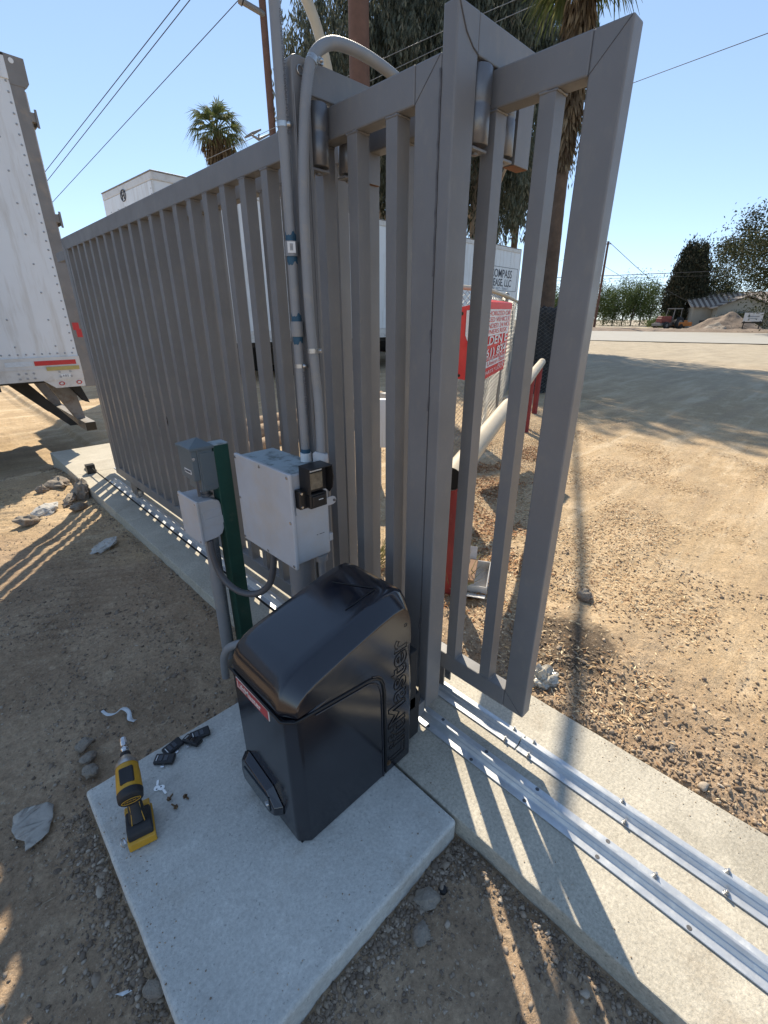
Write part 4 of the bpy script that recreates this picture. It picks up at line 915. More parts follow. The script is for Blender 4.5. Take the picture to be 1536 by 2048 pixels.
P2 = edge_pts(85, (.0, .5), (.0, 1.44), -1, 0, .05) + edge_pts(40, (0, 1.45), (.5, 1.45), 0, 1, .03) + edge_pts(70, (.3, .50), (.82, .50), 0, -1, .03) + edge_pts(70, (.815, -.5), (.815, .48), -1, 0, .04) + pts_uniform(120, -.8, .9, .1, 3.0, clump) + edge_pts(80, (1.46, -.3), (1.46, .9), 1, 0, .05) + pts_uniform(90, 1.5, 2.3, -.4, 1.1, clump) + pts_uniform(60, 1.6, 4, .2, 2.0)
S2 = [min(.016, .0042 + rnd.expovariate(1 / .0034)) for _ in P2]; P2 = [(x, y, z + s * .1) for (x, y, z), s in zip(P2, S2)]
o = scatter_stones('pebbles', P2, S2, 'stone', ico2()); tag(o, 'larger rounded pebbles gathered along the concrete edges', 'gravel', kind='stuff')
PG = []
for _ in range(520):
    e = abs(rnd.gauss(0, .05)); q = rnd.random()
    if q < .3: PG.append((.83 + e, rnd.uniform(-.3, 4.5), .001))
    elif q < .62: PG.append((1.45 - e, rnd.uniform(-.5, 1.2), .001))
    elif q < .8: PG.append((.012 + e, rnd.uniform(.52, 1.42), .003))
    elif q < .9: PG.append((rnd.uniform(.02, .8), .515 + e, .003))
    else: PG.append((rnd.uniform(.02, .8), rnd.uniform(.52, 1.42), .003) if rnd.random() < .5 else (rnd.uniform(.84, 1.44), rnd.uniform(-.5, 3), .001))
o = scatter_stones('grit', PG, [rnd.uniform(.0008, .0026) for _ in PG], 'clod', ico()); tag(o, 'fine grit and soil crumbs spilled on the concrete edges', 'grit', kind='stuff')
# coarse soil clods right of the strip
P3 = edge_pts(3800, (1.46, -.6), (1.46, 1.0), 1, 0, .22) + pts_uniform(3500, 1.5, 3.2, -.6, 1.6, clump)
S3 = [abs(rnd.gauss(0, .0038)) + .0016 for _ in P3]; P3 = [(x, y, z + s * .3) for (x, y, z), s in zip(P3, S3)]
o = scatter_stones('soil_clods', P3, S3, 'clod', ico()); tag(o, 'loose brown soil clods and woodchips beside the concrete strip', 'soil', kind='stuff')

def leaves_np(cen, dr_, L, W, nrm=None):
    """rhombic leaves: cen (N,3) base, dr_ unit (N,3)"""
    N = len(cen); L = np.broadcast_to(np.asarray(L, float), (N,))[:, None]; W = np.broadcast_to(np.asarray(W, float), (N,))[:, None]
    r = rng.normal(size=(N, 3)) if nrm is None else nrm
    s = np.cross(dr_, r); s /= np.linalg.norm(s, axis=1, keepdims=True) + 1e-9
    v = np.stack([cen, cen + dr_ * L * .45 + s * W * .5, cen + dr_ * L, cen + dr_ * L * .45 - s * W * .5], 1)
    f = np.arange(N * 4).reshape(N, 4); return v.reshape(-1, 3), f
# fallen leaves beyond the gate
def litter(n, box, keep, L, W, mname, name, label, lift=.004):
    p = pts_uniform(n, *box, keep); p = np.array(p); p[:, 2] += lift + rng.uniform(0, .006, len(p))
    th = rng.uniform(0, 6.28, len(p)); d = unit(np.stack([np.cos(th), np.sin(th), rng.normal(0, .16, len(p))], 1))
    nm = np.stack([rng.normal(0, .45, len(p)), rng.normal(0, .45, len(p)), np.ones(len(p))], 1)
    Ls = rng.uniform(.5, 1.3, len(p)) * L; v, f = leaves_np(p, d, Ls, rng.uniform(.6, 1.3, len(p)) * W, nm)
    o = npmesh(name, v, f, mname); return tag(o, label, 'leaves', kind='stuff')
den = lambda x, y: (1.7 * noise.noise(Vector((x * 1.7, y * 1.7, 4))) + .50 - .32 * abs((y - .42 * x - .35))) > rnd.uniform(-.1, .8)
litter(26000, (1.5, 6.5, .2, 4.2), den, .027, .0078, 'leaf_dry', 'fallen_leaves', 'tan and orange fallen leaves littering the dirt beyond the gate')
litter(1000, (1.48, 3.2, -.5, 1.4), None, .020, .006, 'leaf_dry', 'leaf_crumbs', 'scattered leaf scraps on the dirt beside the strip')
M['leaf_orange'] = ramp_mat('orange_leaves', [(0, (.16, .065, .03)), (.5, (.33, .15, .06)), (1, (.50, .29, .13))], 1, island=True, bump=0, rough=.7)
oden = lambda x, y: noise.noise(Vector((x * 2.6, y * 2.6, 14))) + .25 - .8 * abs(y - .47 * x - .45) > rnd.uniform(0, .5)
litter(5200, (1.7, 5.2, .9, 3.2), oden, .040, .012, 'leaf_orange', 'orange_leaves', 'clumps of rusty orange leaves along the pipe barrier')
litter(2500, (3, 9, -1.5, 4.5), None, .03, .008, 'leaf_dry', 'leaf_crumbs', 'sparse leaf scraps on the sunlit drive')
p = np.array(pts_uniform(170, -.8, .85, .2, 3.2)); p[:, 2] += .004; th = rng.uniform(0, 6.28, len(p))
v, f = leaves_np(p, unit(np.stack([np.cos(th), np.sin(th), rng.normal(0, .1, len(p))], 1)), rng.uniform(.015, .06, len(p)), .0014, np.tile([0, 0, 1.], (len(p), 1)))
tag(npmesh('straw_bits', v, f, 'straw'), 'thin dry straws and rootlets on the shaded dirt', 'straw', kind='stuff')
# grass tufts
def tuft(name, label, x, y, n, h, m='straw'):
    b = np.array([(x + rng.normal(0, .03), y + rng.normal(0, .03), gz(x, y)) for _ in range(n)]); d = unit(np.stack([rng.normal(0, .55, n), rng.normal(0, .55, n), np.ones(n)], 1))
    v, f = leaves_np(b, d, rng.uniform(.5, 1.1, n) * h, .006); o = npmesh(name, v, f, m); return tag(o, label, 'grass', 'dry grass tufts')
M['grassg'] = ramp_mat('dry_green_grass', [(0, (.16, .19, .06)), (.5, (.32, .30, .13)), (1, (.50, .42, .24))], 1, island=True, bump=0)
tuft('grass_tuft', 'yellow-green grass tuft at the foot of the nearest red post', 1.90, 1.36, 150, .26, 'grassg')
tuft('grass_tuft', 'wiry dry grass seen between the gate pickets right of the pipe riser', 1.72, 1.85, 190, .30, 'grassg')
tuft('grass_tuft', 'dry grass tuft growing beside the white carton', 2.16, 1.47, 110, .20, 'grassg')

# ================================================================== BARRIER, CHAIN LINK, SIGN
br = thing('pipe_barrier', 'cream steel pipe barrier carried on faded red posts', 'barrier', (4, 2.3, -.05))
a = Vector((1.72, 1.29, .72)); b = Vector((7.6, 3.92, .76)); d = (b - a).normalized()
mb = MB(); mb.tube([a, b], .060, 28, cap=False); mb.sphere(b, .060, 0, 16, 8); mb.cyl(a + d * .004, a + d * .006, .056, 24, 1); part(mb, 'pipe', ['barrier', 'black_groove'], br)
for q in ((1.845, 1.345), (5.86, 3.14), (7.25, 3.76)):
    z = .72 + (q[0] - 1.72) * .007
    mb = MB(); mb.cyl((q[0], q[1], -.3), (q[0], q[1], z - .04), .044, 20); part(mb, 'post', 'redpost', br)
M['redpost_'] = M['redpost']

def chainlink(mb, A_, B_, z0, z1, cell=.058, r=.0016, sag=0):
    A_ = Vector(A_); B_ = Vector(B_); L = (B_ - A_).length; u = (B_ - A_) / L; nn = Vector((-u.y, u.x, 0)); H_ = z1 - z0
    n = int(L / cell)
    # every wire zigzags and hooks into its neighbour
    k = int(H_ / (cell * .5))
    for i in range(n + 1):
        pts = []; ph = 1 if i % 2 else -1
        for j in range(k + 1):
            sg_ = ph if j % 2 else -ph; s = (i + .5 * sg_) * cell
            bul = .035 * noise.noise(Vector((s * .9, j * .07, 2)))
            pts.append(A_ + u * min(L, max(0, s)) + nn * (bul + .0015 * sg_) + Vector((0, 0, z0 + j * cell * .5 + .006 * noise.noise(Vector((s, j, 4))))))
        mb.tube(pts, r, 4, 0, cap=False, smooth=False)
cf = thing('chain_link_fence', 'galvanised chain link fence with cream top rail behind the red towing sign', 'fence', (5.2, 3.5, 0))
A0, C0, D0 = (3.35, 3.05, 0), (4.90, 3.29, 0), (9.6, 5.62, 0)
mb = MB(); mb.tube([Vector(A0) + Vector((0, 0, 1.74)), Vector(C0) + Vector((0, 0, 1.745))], .024, 12); mb.tube(cat([Vector(C0) + Vector((0, 0, 1.745)), Vector((6.85, 4.23, 1.75)), Vector(D0) + Vector((0, 0, 1.74))], 4), .024, 12); part(mb, 'top_rail', 'barrier', cf)
mb = MB(); chainlink(mb, A0, C0, .04, 1.73, .062, .0024); chainlink(mb, C0, D0, .04, 1.73, .066, .0028); part(mb, 'mesh', 'linkwire', cf, fix=False)
for q, r_, m_ in ((A0, .03, 'linkwire'), (C0, .035, 'linkwire'), ((6.85, 4.26, 0), .03, 'linkwire'), (D0, .035, 'linkwire')):
    mb = MB(); mb.cyl((q[0], q[1], -.2), (q[0], q[1], 1.77), r_, 14); mb.sphere((q[0], q[1], 1.78), r_ * 1.25, 0, 12, 6); part(mb, 'post', m_, cf)
mb = MB(); mb.cyl((3.62, 3.07, 1.3), (3.62, 3.07, 1.70), .06, 14); part(mb, 'rusty_hinge', 'rust', cf)
M['screen'] = mat('dark_windscreen', (.022, .022, .022), .9, 0, .5, 12, .8, 30, dirt=(.10, .09, .075), dscale=28, dlo=.56, dhi=.7)
sf = thing('screened_fence', 'dark vine covered chain link section behind the red barrier post', 'fence', (8.9, 4.9, 0))
mb = MB(); k = 40; vs = []
for i in range(k + 1):
    for j in range(14):
        t = i / k; vs.append((8.75 + 1.1 * t + .06 * noise.noise(Vector((t * 5, j * .5, 1))), 4.90 - .35 * t + .08 * noise.noise(Vector((t * 5, j * .5, 5))), -.2 + 1.85 * j / 13 + (.06 * noise.noise(Vector((t * 20, 0, 3))) if j == 13 else 0)))
mb.add(vs, [(i * 14 + j, (i + 1) * 14 + j, (i + 1) * 14 + j + 1, i * 14 + j + 1) for i in range(k) for j in range(13)], 0, True); o = part(mb, 'dark_screen', 'screen', sf); o.modifiers.new('s', 'SOLIDIFY').thickness = .01
mb = MB(); chainlink(mb, (8.73, 4.84, 0), (9.86, 4.48, 0), 0, 1.66, .075, .0030); part(mb, 'mesh', 'linkwire', sf, fix=False)

# towing sign: bent sheet hanging on the mesh
sg = thing('towing_sign', 'bent red and white towing notice hanging on the chain link fence', 'sign', (4.6, 3.0, 1.2))
def P_(x, y, z): return Vector((x, y, z))
SL0, SL1 = P_(4.02, 3.025, .865), P_(3.93, 2.965, 1.545)       # left edge bottom, top
SM0, SM1 = P_(4.30, 2.93, .80), P_(4.24, 2.89, 1.60)         # fold
SR0, SR1 = P_(4.93, 3.02, .90), P_(5.02, 3.04, 1.60)          # right edge
mb = MB(); G = []
for i in range(9):
    t = i / 8
    if t <= .5: b_, u_ = SL0.lerp(SM0, t * 2), SL1.lerp(SM1, t * 2)
    else: b_, u_ = SM0.lerp(SR0, t * 2 - 1), SM1.lerp(SR1, t * 2 - 1)
    G += [b_, b_.lerp(u_, .5), u_]
mb.add(G, [(i * 3 + j, (i + 1) * 3 + j, (i + 1) * 3 + j + 1, i * 3 + j + 1) for i in range(8) for j in range(2)], 0); o = part(mb, 'panel', 'redsign', sg, fix=False); o.modifiers.new('s', 'SOLIDIFY').thickness = .002
mb = MB(); mb.add([SM1 + P_(.02, .015, 0), SR1 + P_(-.01, .0, 0), SR1 + P_(-.02, .01, .012), SM1 + P_(.15, .19, .045)], [(0, 1, 2, 3)]); o = part(mb, 'folded_top', 'redsign', sg); o.modifiers.new('s', 'SOLIDIFY').thickness = .002
rgt_s = (SR0.lerp(SR1, .5) - SM0.lerp(SM1, .5)); fr = (SM0 - SR0).cross(SM1 - SM0).normalized()
if fr.dot(-SM0) < 0: fr = -fr
def sp(u, v, off=.004):
    """u 0..1 fold->right edge, v 0..1 bottom->top"""
    return SM0.lerp(SR0, u).lerp(SM1.lerp(SR1, u), v) + fr * off
def band(v0, v1, m_, off=.004, u0=.0, u1=.97):
    mb = MB(); mb.add([sp(u0, v0, off), sp(u1, v0, off), sp(u1, v1, off), sp(u0, v1, off)], [(0, 1, 2, 3)]); part(mb, 'white_band', m_, sg, fix=False)
band(.575, .915, 'label_white'); band(.15, .238, 'label_white')
def stext(body, v, size, m_, u=.955, xs=1.45, shear=0, off=0.0):
    r_ = sp(1, v) - sp(0, v); up_ = sp(.6, v + .1) - sp(.6, v); cur = sp(u, v, .007); rn = r_.normalized()
    for wd in body.split()[::-1]:
        o_ = ptext(sg, wd, size, m_, 'lettering', cur, r_, up_, align='RIGHT', xs=xs, shear=shear, off=off)
        lo = min(v_.co.dot(rn) for v_ in o_.data.vertices); cur = cur + rn * (lo - cur.dot(rn) - size * xs * .28)
stext('UNAUTHORIZED OR', .835, .066, 'redsign', xs=1.55); stext('PARKED VEHICLE', .755, .066, 'redsign', xs=1.55); stext('IMPOUNDED 24 HO', .675, .066, 'redsign', xs=1.5); stext('OWNERS RISK', .598, .066, 'redsign', .90, xs=1.6)
stext('GOLDEN E', .455, .125, 'label_white', xs=1.45, off=.002); stext('Towin', .395, .055, 'label_white', shear=.4); stext('(661) 834', .300, .12, 'label_white', xs=1.45, off=.002)
stext('BAKERSFIELD POLICE', .248, .052, 'label_white', xs=1.6); stext('Union  Bak', .168, .07, 'redsign', xs=1.6); stext('Ask Out', .105, .038, 'label_white', shear=.4); stext('PARTS * LOCK', .055, .055, 'label_white')
mb = MB(); q = [SL0.lerp(SM0, .30).lerp(SL1.lerp(SM1, .30), .94), SL0.lerp(SM0, .95).lerp(SL1.lerp(SM1, .95), .93), SL0.lerp(SM0, .95).lerp(SL1.lerp(SM1, .95), .48), SL0.lerp(SM0, .45).lerp(SL1.lerp(SM1, .45), .50), SL0.lerp(SM0, .30).lerp(SL1.lerp(SM1, .30), .62)]
f2 = (SL0 - SM0).cross(SL1 - SL0).normalized(); f2 = f2 if f2.dot(-SL0) > 0 else -f2
mb.add([p_ + f2 * .004 for p_ in q], [(0, 1, 2, 3, 4)]); part(mb, 'white_band', 'label_white', sg, fix=False)
for v in (.05, .93):
    c_ = SL0.lerp(SL1, v) + (SM0 - SL0) * .12 + f2 * .004; mb = MB(); mb.cyl(c_, c_ + f2 * .004, .016, 12); part(mb, 'grommet', 'black_groove', sg)

# things glimpsed between the pickets
wb = thing('white_service_box', 'white steel box on a post seen between the pickets of the near panel', 'utility box', (3.0, 3.15, 0))
mb = MB(); mb.box(-.20, .20, -.04, .04, .34, .78); bx = mb.build('box_body', 'boxgrey', bevel=.006); bx.data.materials[0] = M['trailer']; bx.rotation_euler = (0, 0, R(-38)); bx.location = (2.86, 3.02, 0); rel(bx, wb)
mb = MB(); mb.cyl((2.86, 3.02, -.2), (2.86, 3.02, .36), .045, 16); part(mb, 'post', 'pvc', wb)
mb = MB(); mb.cyl((3.02, 2.84, .60), (2.95, 2.76, .60), .035, 16); part(mb, 'knob', 'galv_dark', wb)
G_ = 'weathered logs behind the gate'
for i, (a_, b_, r_, lab) in enumerate((((2.6, 5.2, .07), (6.4, 5.0, .09), .14, 'thick pale log lying behind the white service box'), ((2.2, 5.6, .06), (6.0, 6.2, .08), .13, 'dark log lying behind the paler one'), ((1.9, 4.6, .02), (3.3, 5.1, .04), .09, 'short broken log seen between pickets above the electrical box'))):
    a_, b_ = Vector(a_), Vector(b_); mb = MB(); pts = [a_.lerp(b_, t) + Vector((0, 0, .02 * noise.noise(Vector((t * 4, i, 0))))) for t in np.linspace(0, 1, 14)]
    mb.tube(pts, [r_ * (1 + .12 * noise.noise(Vector((t * 5, i, 3)))) for t in range(14)], 12); o = mb.build('log', 'logwood'); tag(o, lab, 'log', G_)
mb = MB(); 
for k in range(3): mb.box(4.45 + k * .22, 4.64 + k * .22, 4.45, 4.63, -.05, .50 - .06 * k)
o = mb.build('concrete_block', 'padconc', bevel=.012); tag(o, 'stepped grey concrete block standing behind the white service box', 'block')

# ================================================================== TRAILER 1 (left, rear corner)
T1Y, T1X, TB, TT = 6.69, 1.405, .715, 3.80
t1 = thing('semi_trailer', 'white riveted semi trailer at the left edge, its rear corner beside the far gate end', 'trailer', (-3, 8, -.3))
mb = MB(); mb.box(-11.5, T1X, T1Y, T1Y + 2.58, 1.03, TT - .08)
ri = []
for z in (1.07,):
    x = T1X - .05
    while x > -3: ri.append((x, z)); x -= .075
z = 1.12
while z < 3.66: ri.append((T1X - .028, z)); z += .085
for cx in (-.20, -.58, -.96, -1.6, -2.2):
    z = 1.15
    while z < 3.66: ri.append((T1X + cx + .0, z)); z += .28
for x, z in ri: mb.tube([(x, T1Y + .001, z), (x, T1Y - .004, z), (x, T1Y - .007, z)], [.0105, .0095, .005], 8, 1)
part(mb, 'side_panel', ['trailer', 'rivet'], t1)
mb = MB(); mb.box(-11.5, T1X, T1Y - .012, T1Y + .1, TT - .20, TT - .02); mb.box(-11.5, T1X, T1Y - .02, T1Y + .1, TT - .02, TT + .0, 1); part(mb, 'top_rail', ['trailer', 'chassis'], t1, bevel=.004)
mb = MB(); mb.box(-11.5, T1X + .005, T1Y - .016, T1Y + .06, TB + .06, 1.032); mb.box(-11.5, T1X + .005, T1Y - .022, T1Y - .016, .905, .913)
for x in (T1X - .12, T1X - .23, T1X - .48, T1X - .55, T1X - .62, T1X - 1.0, T1X - 1.1, T1X - 1.4, T1X - 1.5):
    for z in (.81, .865): mb.cyl((x, T1Y - .016, z), (x, T1Y - .024, z), .012, 10, 1)
part(mb, 'bottom_rail', ['cream', 'rivet'], t1)
mb = MB(); mb.box(T1X - .45, T1X - .04, T1Y - .0195, T1Y - .0165, .945, .995); mb.box(T1X - 1.5, T1X - 1.05, T1Y - .0195, T1Y - .0165, .945, .995); part(mb, 'reflective_tape', 'red_tape', t1)
mb = MB(); mb.box(T1X - .72, T1X - .46, T1Y - .0195, T1Y - .0165, .945, .995); part(mb, 'reflective_tape', 'white_tape', t1)
mb = MB(); mb.box(T1X - .35, T1X - .02, T1Y - .027, T1Y - .023, .885, .928); part(mb, 'yellow_plate', 'yellow_plate', t1)
mb = MB(); mb.box(T1X - .225, T1X - .125, T1Y - .020, T1Y - .018, .800, .838); part(mb, 'abs_plate', 'label_white', t1)
ptext(t1, 'ABS', .036, 'dark_ink', 'abs_lettering', (T1X - .213, T1Y - .0215, .806), (1, 0, 0), (0, 0, 1), xs=1.1)
mb = MB(); mb.prism([(T1X - .42, TB + .07), (T1X + .004, TB + .07), (T1X + .004, TB - .03), (T1X - .30, TB - .03)], 'y', T1Y - .006, T1Y + .02); part(mb, 'corner_gusset', 'cream', t1)
for x in (T1X - .235, T1X - .055): mb = MB(); mb.tube([(x + .026 * math.cos(a), T1Y - .010, TB + .018 + .018 * math.sin(a)) for a in np.linspace(0, 6.283, 15)], .005, 6, 0); mb.cyl((x, T1Y - .006, TB + .018), (x, T1Y - .011, TB + .018), .016, 12, 1); part(mb, 'marker_light', ['red_tape', 'cream'], t1)
mb = MB(); mb.box(T1X, T1X + .115, T1Y - .004, T1Y + .12, TB - .04, TT); mb.box(T1X, T1X + .115, T1Y + .12, T1Y + 2.58, TT - .22, TT); mb.box(T1X, T1X + .115, T1Y + 2.46, T1Y + 2.58, TB, TT); mb.box(T1X + .004, T1X + .11, T1Y + .12, T1Y + 2.46, TB - .03, TB + .18)
part(mb, 'rear_frame', 'tpost', t1, bevel=.006)
mb = MB(); mb.prism([(T1X - .02, TT + .004), (T1X + .165, TT - .002), (T1X + .165, TT - .20), (T1X + .125, TT - .235), (T1X + .0, TT - .235)], 'y', T1Y - .008, T1Y + .10); part(mb, 'corner_cap', 'tpost', t1, bevel=.003)
mb = MB(); mb.cyl((T1X + .055, T1Y - .012, TT - .045), (T1X + .055, T1Y - .008, TT - .045), .022, 16); part(mb, 'corner_hole', 'white_ink', t1)
mb = MB(); mb.box(T1X + .118, T1X + .15, T1Y + .12, T1Y + 1.28, TB + .19, TT - .23); mb.box(T1X + .118, T1X + .15, T1Y + 1.30, T1Y + 2.45, TB + .19, TT - .23); part(mb, 'rear_door', 'trailer', t1)
for z in (1.05, 1.75, 2.45, 3.33):
    mb = MB(); mb.box(T1X + .10, T1X + .155, T1Y + .0, T1Y + .06, z - .035, z + .045); mb.box(T1X + .155, T1X + .168, T1Y - .008, T1Y + .20, z - .055, z + .055); mb.cyl((T1X + .162, T1Y - .004, z - .08), (T1X + .162, T1Y - .004, z + .07), .012, 8); part(mb, 'door_hinge', 'tpost', t1, bevel=.003)
mb = MB(); mb.box(T1X + .02, T1X + .085, T1Y - .006, T1Y - .004, 1.32, 1.40); mb.box(T1X + .045, T1X + .10, T1Y - .0065, T1Y - .0045, 1.24, 1.33); part(mb, 'reflective_tape', 'red_tape', t1)
mb = MB(); mb.prism([(T1X - 1.75, 1.70), (T1X - 1.50, 1.74), (T1X - 1.40, 1.69), (T1X - 1.50, 1.64), (T1X - 1.75, 1.66)], 'y', T1Y - .018, T1Y - .0); part(mb, 'lamp_housing', 'tpost', t1, bevel=.006)
mb = MB(); mb.cyl((T1X - 1.47, T1Y - .018, 1.69), (T1X - 1.47, T1Y - .024, 1.69), .015, 12); part(mb, 'marker_light', 'steel', t1)
mb = MB(); mb.box(-11.5, T1X - .02, T1Y + .10, T1Y + 2.5, TB + .03, TB + .16)
for k in range(18): mb.box(-10 + k * .62, -9.95 + k * .62, T1Y + .03, T1Y + 2.55, TB - .03, TB + .05)
mb.box(-8.0, T1X - 1.6, T1Y + .75, T1Y + .85, TB - .30, TB + .05); mb.box(-8.0, T1X - 1.6, T1Y + 1.75, T1Y + 1.85, TB - .30, TB + .05)
part(mb, 'chassis', 'chassis', t1)
mb = MB(); GZ = .10; GX = T1X + .02
mb.box(GX - .09, GX + .03, T1Y + .18, T1Y + 2.40, GZ, GZ + .11)
part(mb, 'bumper_guard', 'guard', t1, bevel=.004)
mb = MB(); mb.box(GX - .088, GX + .028, T1Y + .176, T1Y + .1795, GZ + .004, GZ + .106); part(mb, 'bumper_end', 'black_groove', t1)
for y in (T1Y + .52, T1Y + 1.90):
    mb = MB(); vs = []
    mb.prism([(GX - .36, TB + .05), (GX - .06, TB + .05), (GX + .0, GZ + .10), (GX - .10, GZ + .10)], 'y', y, y + .10); part(mb, 'guard_leg', 'guard', t1, bevel=.004)
    mb = MB(); mb.prism([(GX - .75, TB + .04), (GX - .55, TB + .04), (GX - .10, GZ + .03), (GX - .19, GZ + .03)], 'y', y + .02, y + .08); part(mb, 'guard_brace', 'chassis', t1)
mb = MB(); mb.prism([(GX - .14, TB - .03), (GX - .02, TB - .03), (GX + .05, TB - .28), (GX + .0, TB - .26)], 'y', T1Y + .30, T1Y + .50); part(mb, 'mud_flap', 'rubber', t1)
mb = MB(); mb.tube([(T1X - 1.30, T1Y + .25, TB), (T1X - 1.16, T1Y + .25, TB - .16)], .010, 6); part(mb, 'air_hose', 'rubber', t1)
for x in (T1X - 2.6, T1X - 3.85):
    for y in (T1Y + .02, T1Y + 1.98):
        mb = MB(); mb.tube([(x, y, .22), (x, y + .03, .22), (x, y + .55, .22), (x, y + .58, .22)], [.46, .50, .50, .46], 32); w_ = part(mb, 'wheel', 'rubber', t1)

# ================================================================== TRAILER 2 (behind the gate)
t2 = thing('semi_trailer', 'long white semi trailer behind the gate, lettering plate at its right end', 'trailer', (11, 12, -.1))
K = Vector((4.14, 10.5, 0)); u = Vector((math.sin(R(87)), math.cos(R(87)), 0)); nn = Vector((-u.y, u.x, 0))       # along side, into depth
L2, W2, Z0, Z1 = 14.8, 2.58, .90, 4.02
def q2(s, d, z): return K + u * s + nn * d + Vector((0, 0, z))
RM = Matrix((u, nn, Vector((0, 0, 1)))).transposed()
def bx2(mb, s0, s1, d0, d1, z0, z1, mi=0): mb.obox(q2((s0 + s1) / 2, (d0 + d1) / 2, (z0 + z1) / 2), ((s1 - s0) / 2, (d1 - d0) / 2, (z1 - z0) / 2), RM, mi)
mb = MB(); bx2(mb, 0, L2 - .1, 0, W2, Z0 + .26, Z1 - .16)
for s in np.arange(.5, L2, 1.22):
    for z in np.arange(Z0 + .34, Z1 - .2, .075): bx2(mb, s - .006, s + .006, -.004, 0, z, z + .012, 1)
    for z in np.arange(Z0 + .34, Z1 - .2, .075): bx2(mb, s + .030, s + .042, -.004, 0, z, z + .012, 1)
    bx2(mb, s + .052, s + .056, -.003, 0, Z0 + .28, Z1 - .16, 1)
part(mb, 'side_panel', ['trailer', 'rivet'], t2)
mb = MB(); bx2(mb, -.02, L2 - .1, -.02, W2 + .02, Z1 - .16, Z1 - .02); bx2(mb, -.03, L2 - .1, -.03, W2 + .03, Z1 - .03, Z1, 1); part(mb, 'top_rail', ['cream', 'guard'], t2, bevel=.02)
mb = MB(); bx2(mb, -.012, L2 - .1, -.012, W2 + .012, Z0, Z0 + .255); bx2(mb, 0, L2 - .1, -.016, -.012, Z0 + .10, Z0 + .104, 1)
for s in np.arange(.2, L2, .30): bx2(mb, s, s + .03, -.02, -.012, Z0 + .03, Z0 + .08, 1)
part(mb, 'bottom_rail', ['cream', 'rivet'], t2)
mb = MB(); bx2(mb, -.03, .0, .03, W2 - .03, Z0 + .26, Z1 - .17)
for d in (.28, .62, 1.0, 1.4, 1.8, 2.2):
    for z in np.arange(1.4, Z1 - .25, .22): mb.sphere(q2(-.031, d, z), .012, 1, 6, 4)
for z in np.arange(1.3, Z1 - .2, .09): mb.sphere(q2(-.031, .06, z), .010, 1, 6, 4)
part(mb, 'nose_panel', ['trailer', 'rivet'], t2)
ptext(t2, 'HYUNDAI', .14, 'dark_ink', 'nose_lettering', q2(-.034, 1.72, 3.50), -nn, (0, 0, 1)); ptext(t2, 'Translead', .09, 'grey_ink', 'nose_lettering', q2(-.034, 1.60, 3.36), -nn, (0, 0, 1))
mb = MB(); c_ = q2(-.034, 1.40, 3.80); e = [c_ - nn * .13 * math.cos(a) + Vector((0, 0, .10 * math.sin(a))) for a in np.linspace(0, 6.283, 25)]; mb.tube(e, .010, 6)
for s_ in (-1, 1): mb.tube([c_ - nn * (s_ * .055 - .01) + Vector((0, 0, -.07)), c_ - nn * (s_ * .055 + .01) + Vector((0, 0, .07))], .013, 6)
mb.tube([c_ + nn * .05 + Vector((0, 0, -.012)), c_ - nn * .05 + Vector((0, 0, .012))], .011, 6); part(mb, 'nose_emblem', 'dark_ink', t2)
mb = MB(); bx2(mb, L2 - .1, L2, -.01, W2 + .01, Z0 - .02, Z1 + .01); part(mb, 'rear_frame', 'cream', t2, bevel=.01)
# lettering plate
mb = MB()
for s0, s1, z0, z1 in ((12.45, 14.62, 3.285, 3.30), (12.45, 14.62, 2.455, 2.47), (14.61, 14.622, 2.46, 3.29), (12.45, 12.462, 2.46, 3.29)): bx2(mb, s0, s1, -.006, 0, z0, z1)
part(mb, 'plate_outline', 'dark_ink', t2)
ptext(t2, 'COMPASS', .40, 'dark_ink', 'lettering', q2(12.50, -.006, 2.93), u, (0, 0, 1), xs=.95, off=.004)
ptext(t2, 'LEASE, LLC', .37, 'dark_ink', 'lettering', q2(12.58, -.006, 2.62), u, (0, 0, 1), xs=.90, off=.004)
ptext(t2, '800 467 - 8867', .12, 'grey_ink', 'lettering', q2(12.56, -.006, 2.495), u, (0, 0, 1), xs=1.85)
mb = MB(); bx2(mb, .3, L2 - .3, .2, W2 - .2, Z0 - .12, Z0 + .0); bx2(mb, 9.5, 14.0, .8, .95, Z0 - .35, Z0 - .1); bx2(mb, 9.5, 14.0, 1.65, 1.8, Z0 - .35, Z0 - .1)
bx2(mb, 6.9, 8.6, .03, .07, Z0 - .40, Z0 - .02); part(mb, 'chassis', 'chassis', t2)
for d in (.55, 1.95): mb = MB(); bx2(mb, 2.4, 2.55, d, d + .12, -.1, Z0 - .02); bx2(mb, 2.3, 2.65, d - .06, d + .18, -.12, -.08); part(mb, 'landing_leg', 'guard', t2)
for s in (10.5, 11.75, 3.6, 4.85):
    for d in (.0, 1.98):
        mb = MB(); mb.tube([q2(s, d, .40), q2(s, d + .03, .40), q2(s, d + .57, .40), q2(s, d + .60, .40)], [.44, .50, .50, .44], 32); w_ = part(mb, 'wheel', 'rubber', t2)
        mb = MB(); mb.tube([q2(s, d - .006, .40), q2(s, d + .02, .40)], [.27, .27], 20); mb.cyl(q2(s, d - .05, .4), q2(s, d, .4), .09, 14); sub(mb, 'wheel_rim', 'tpost', w_)
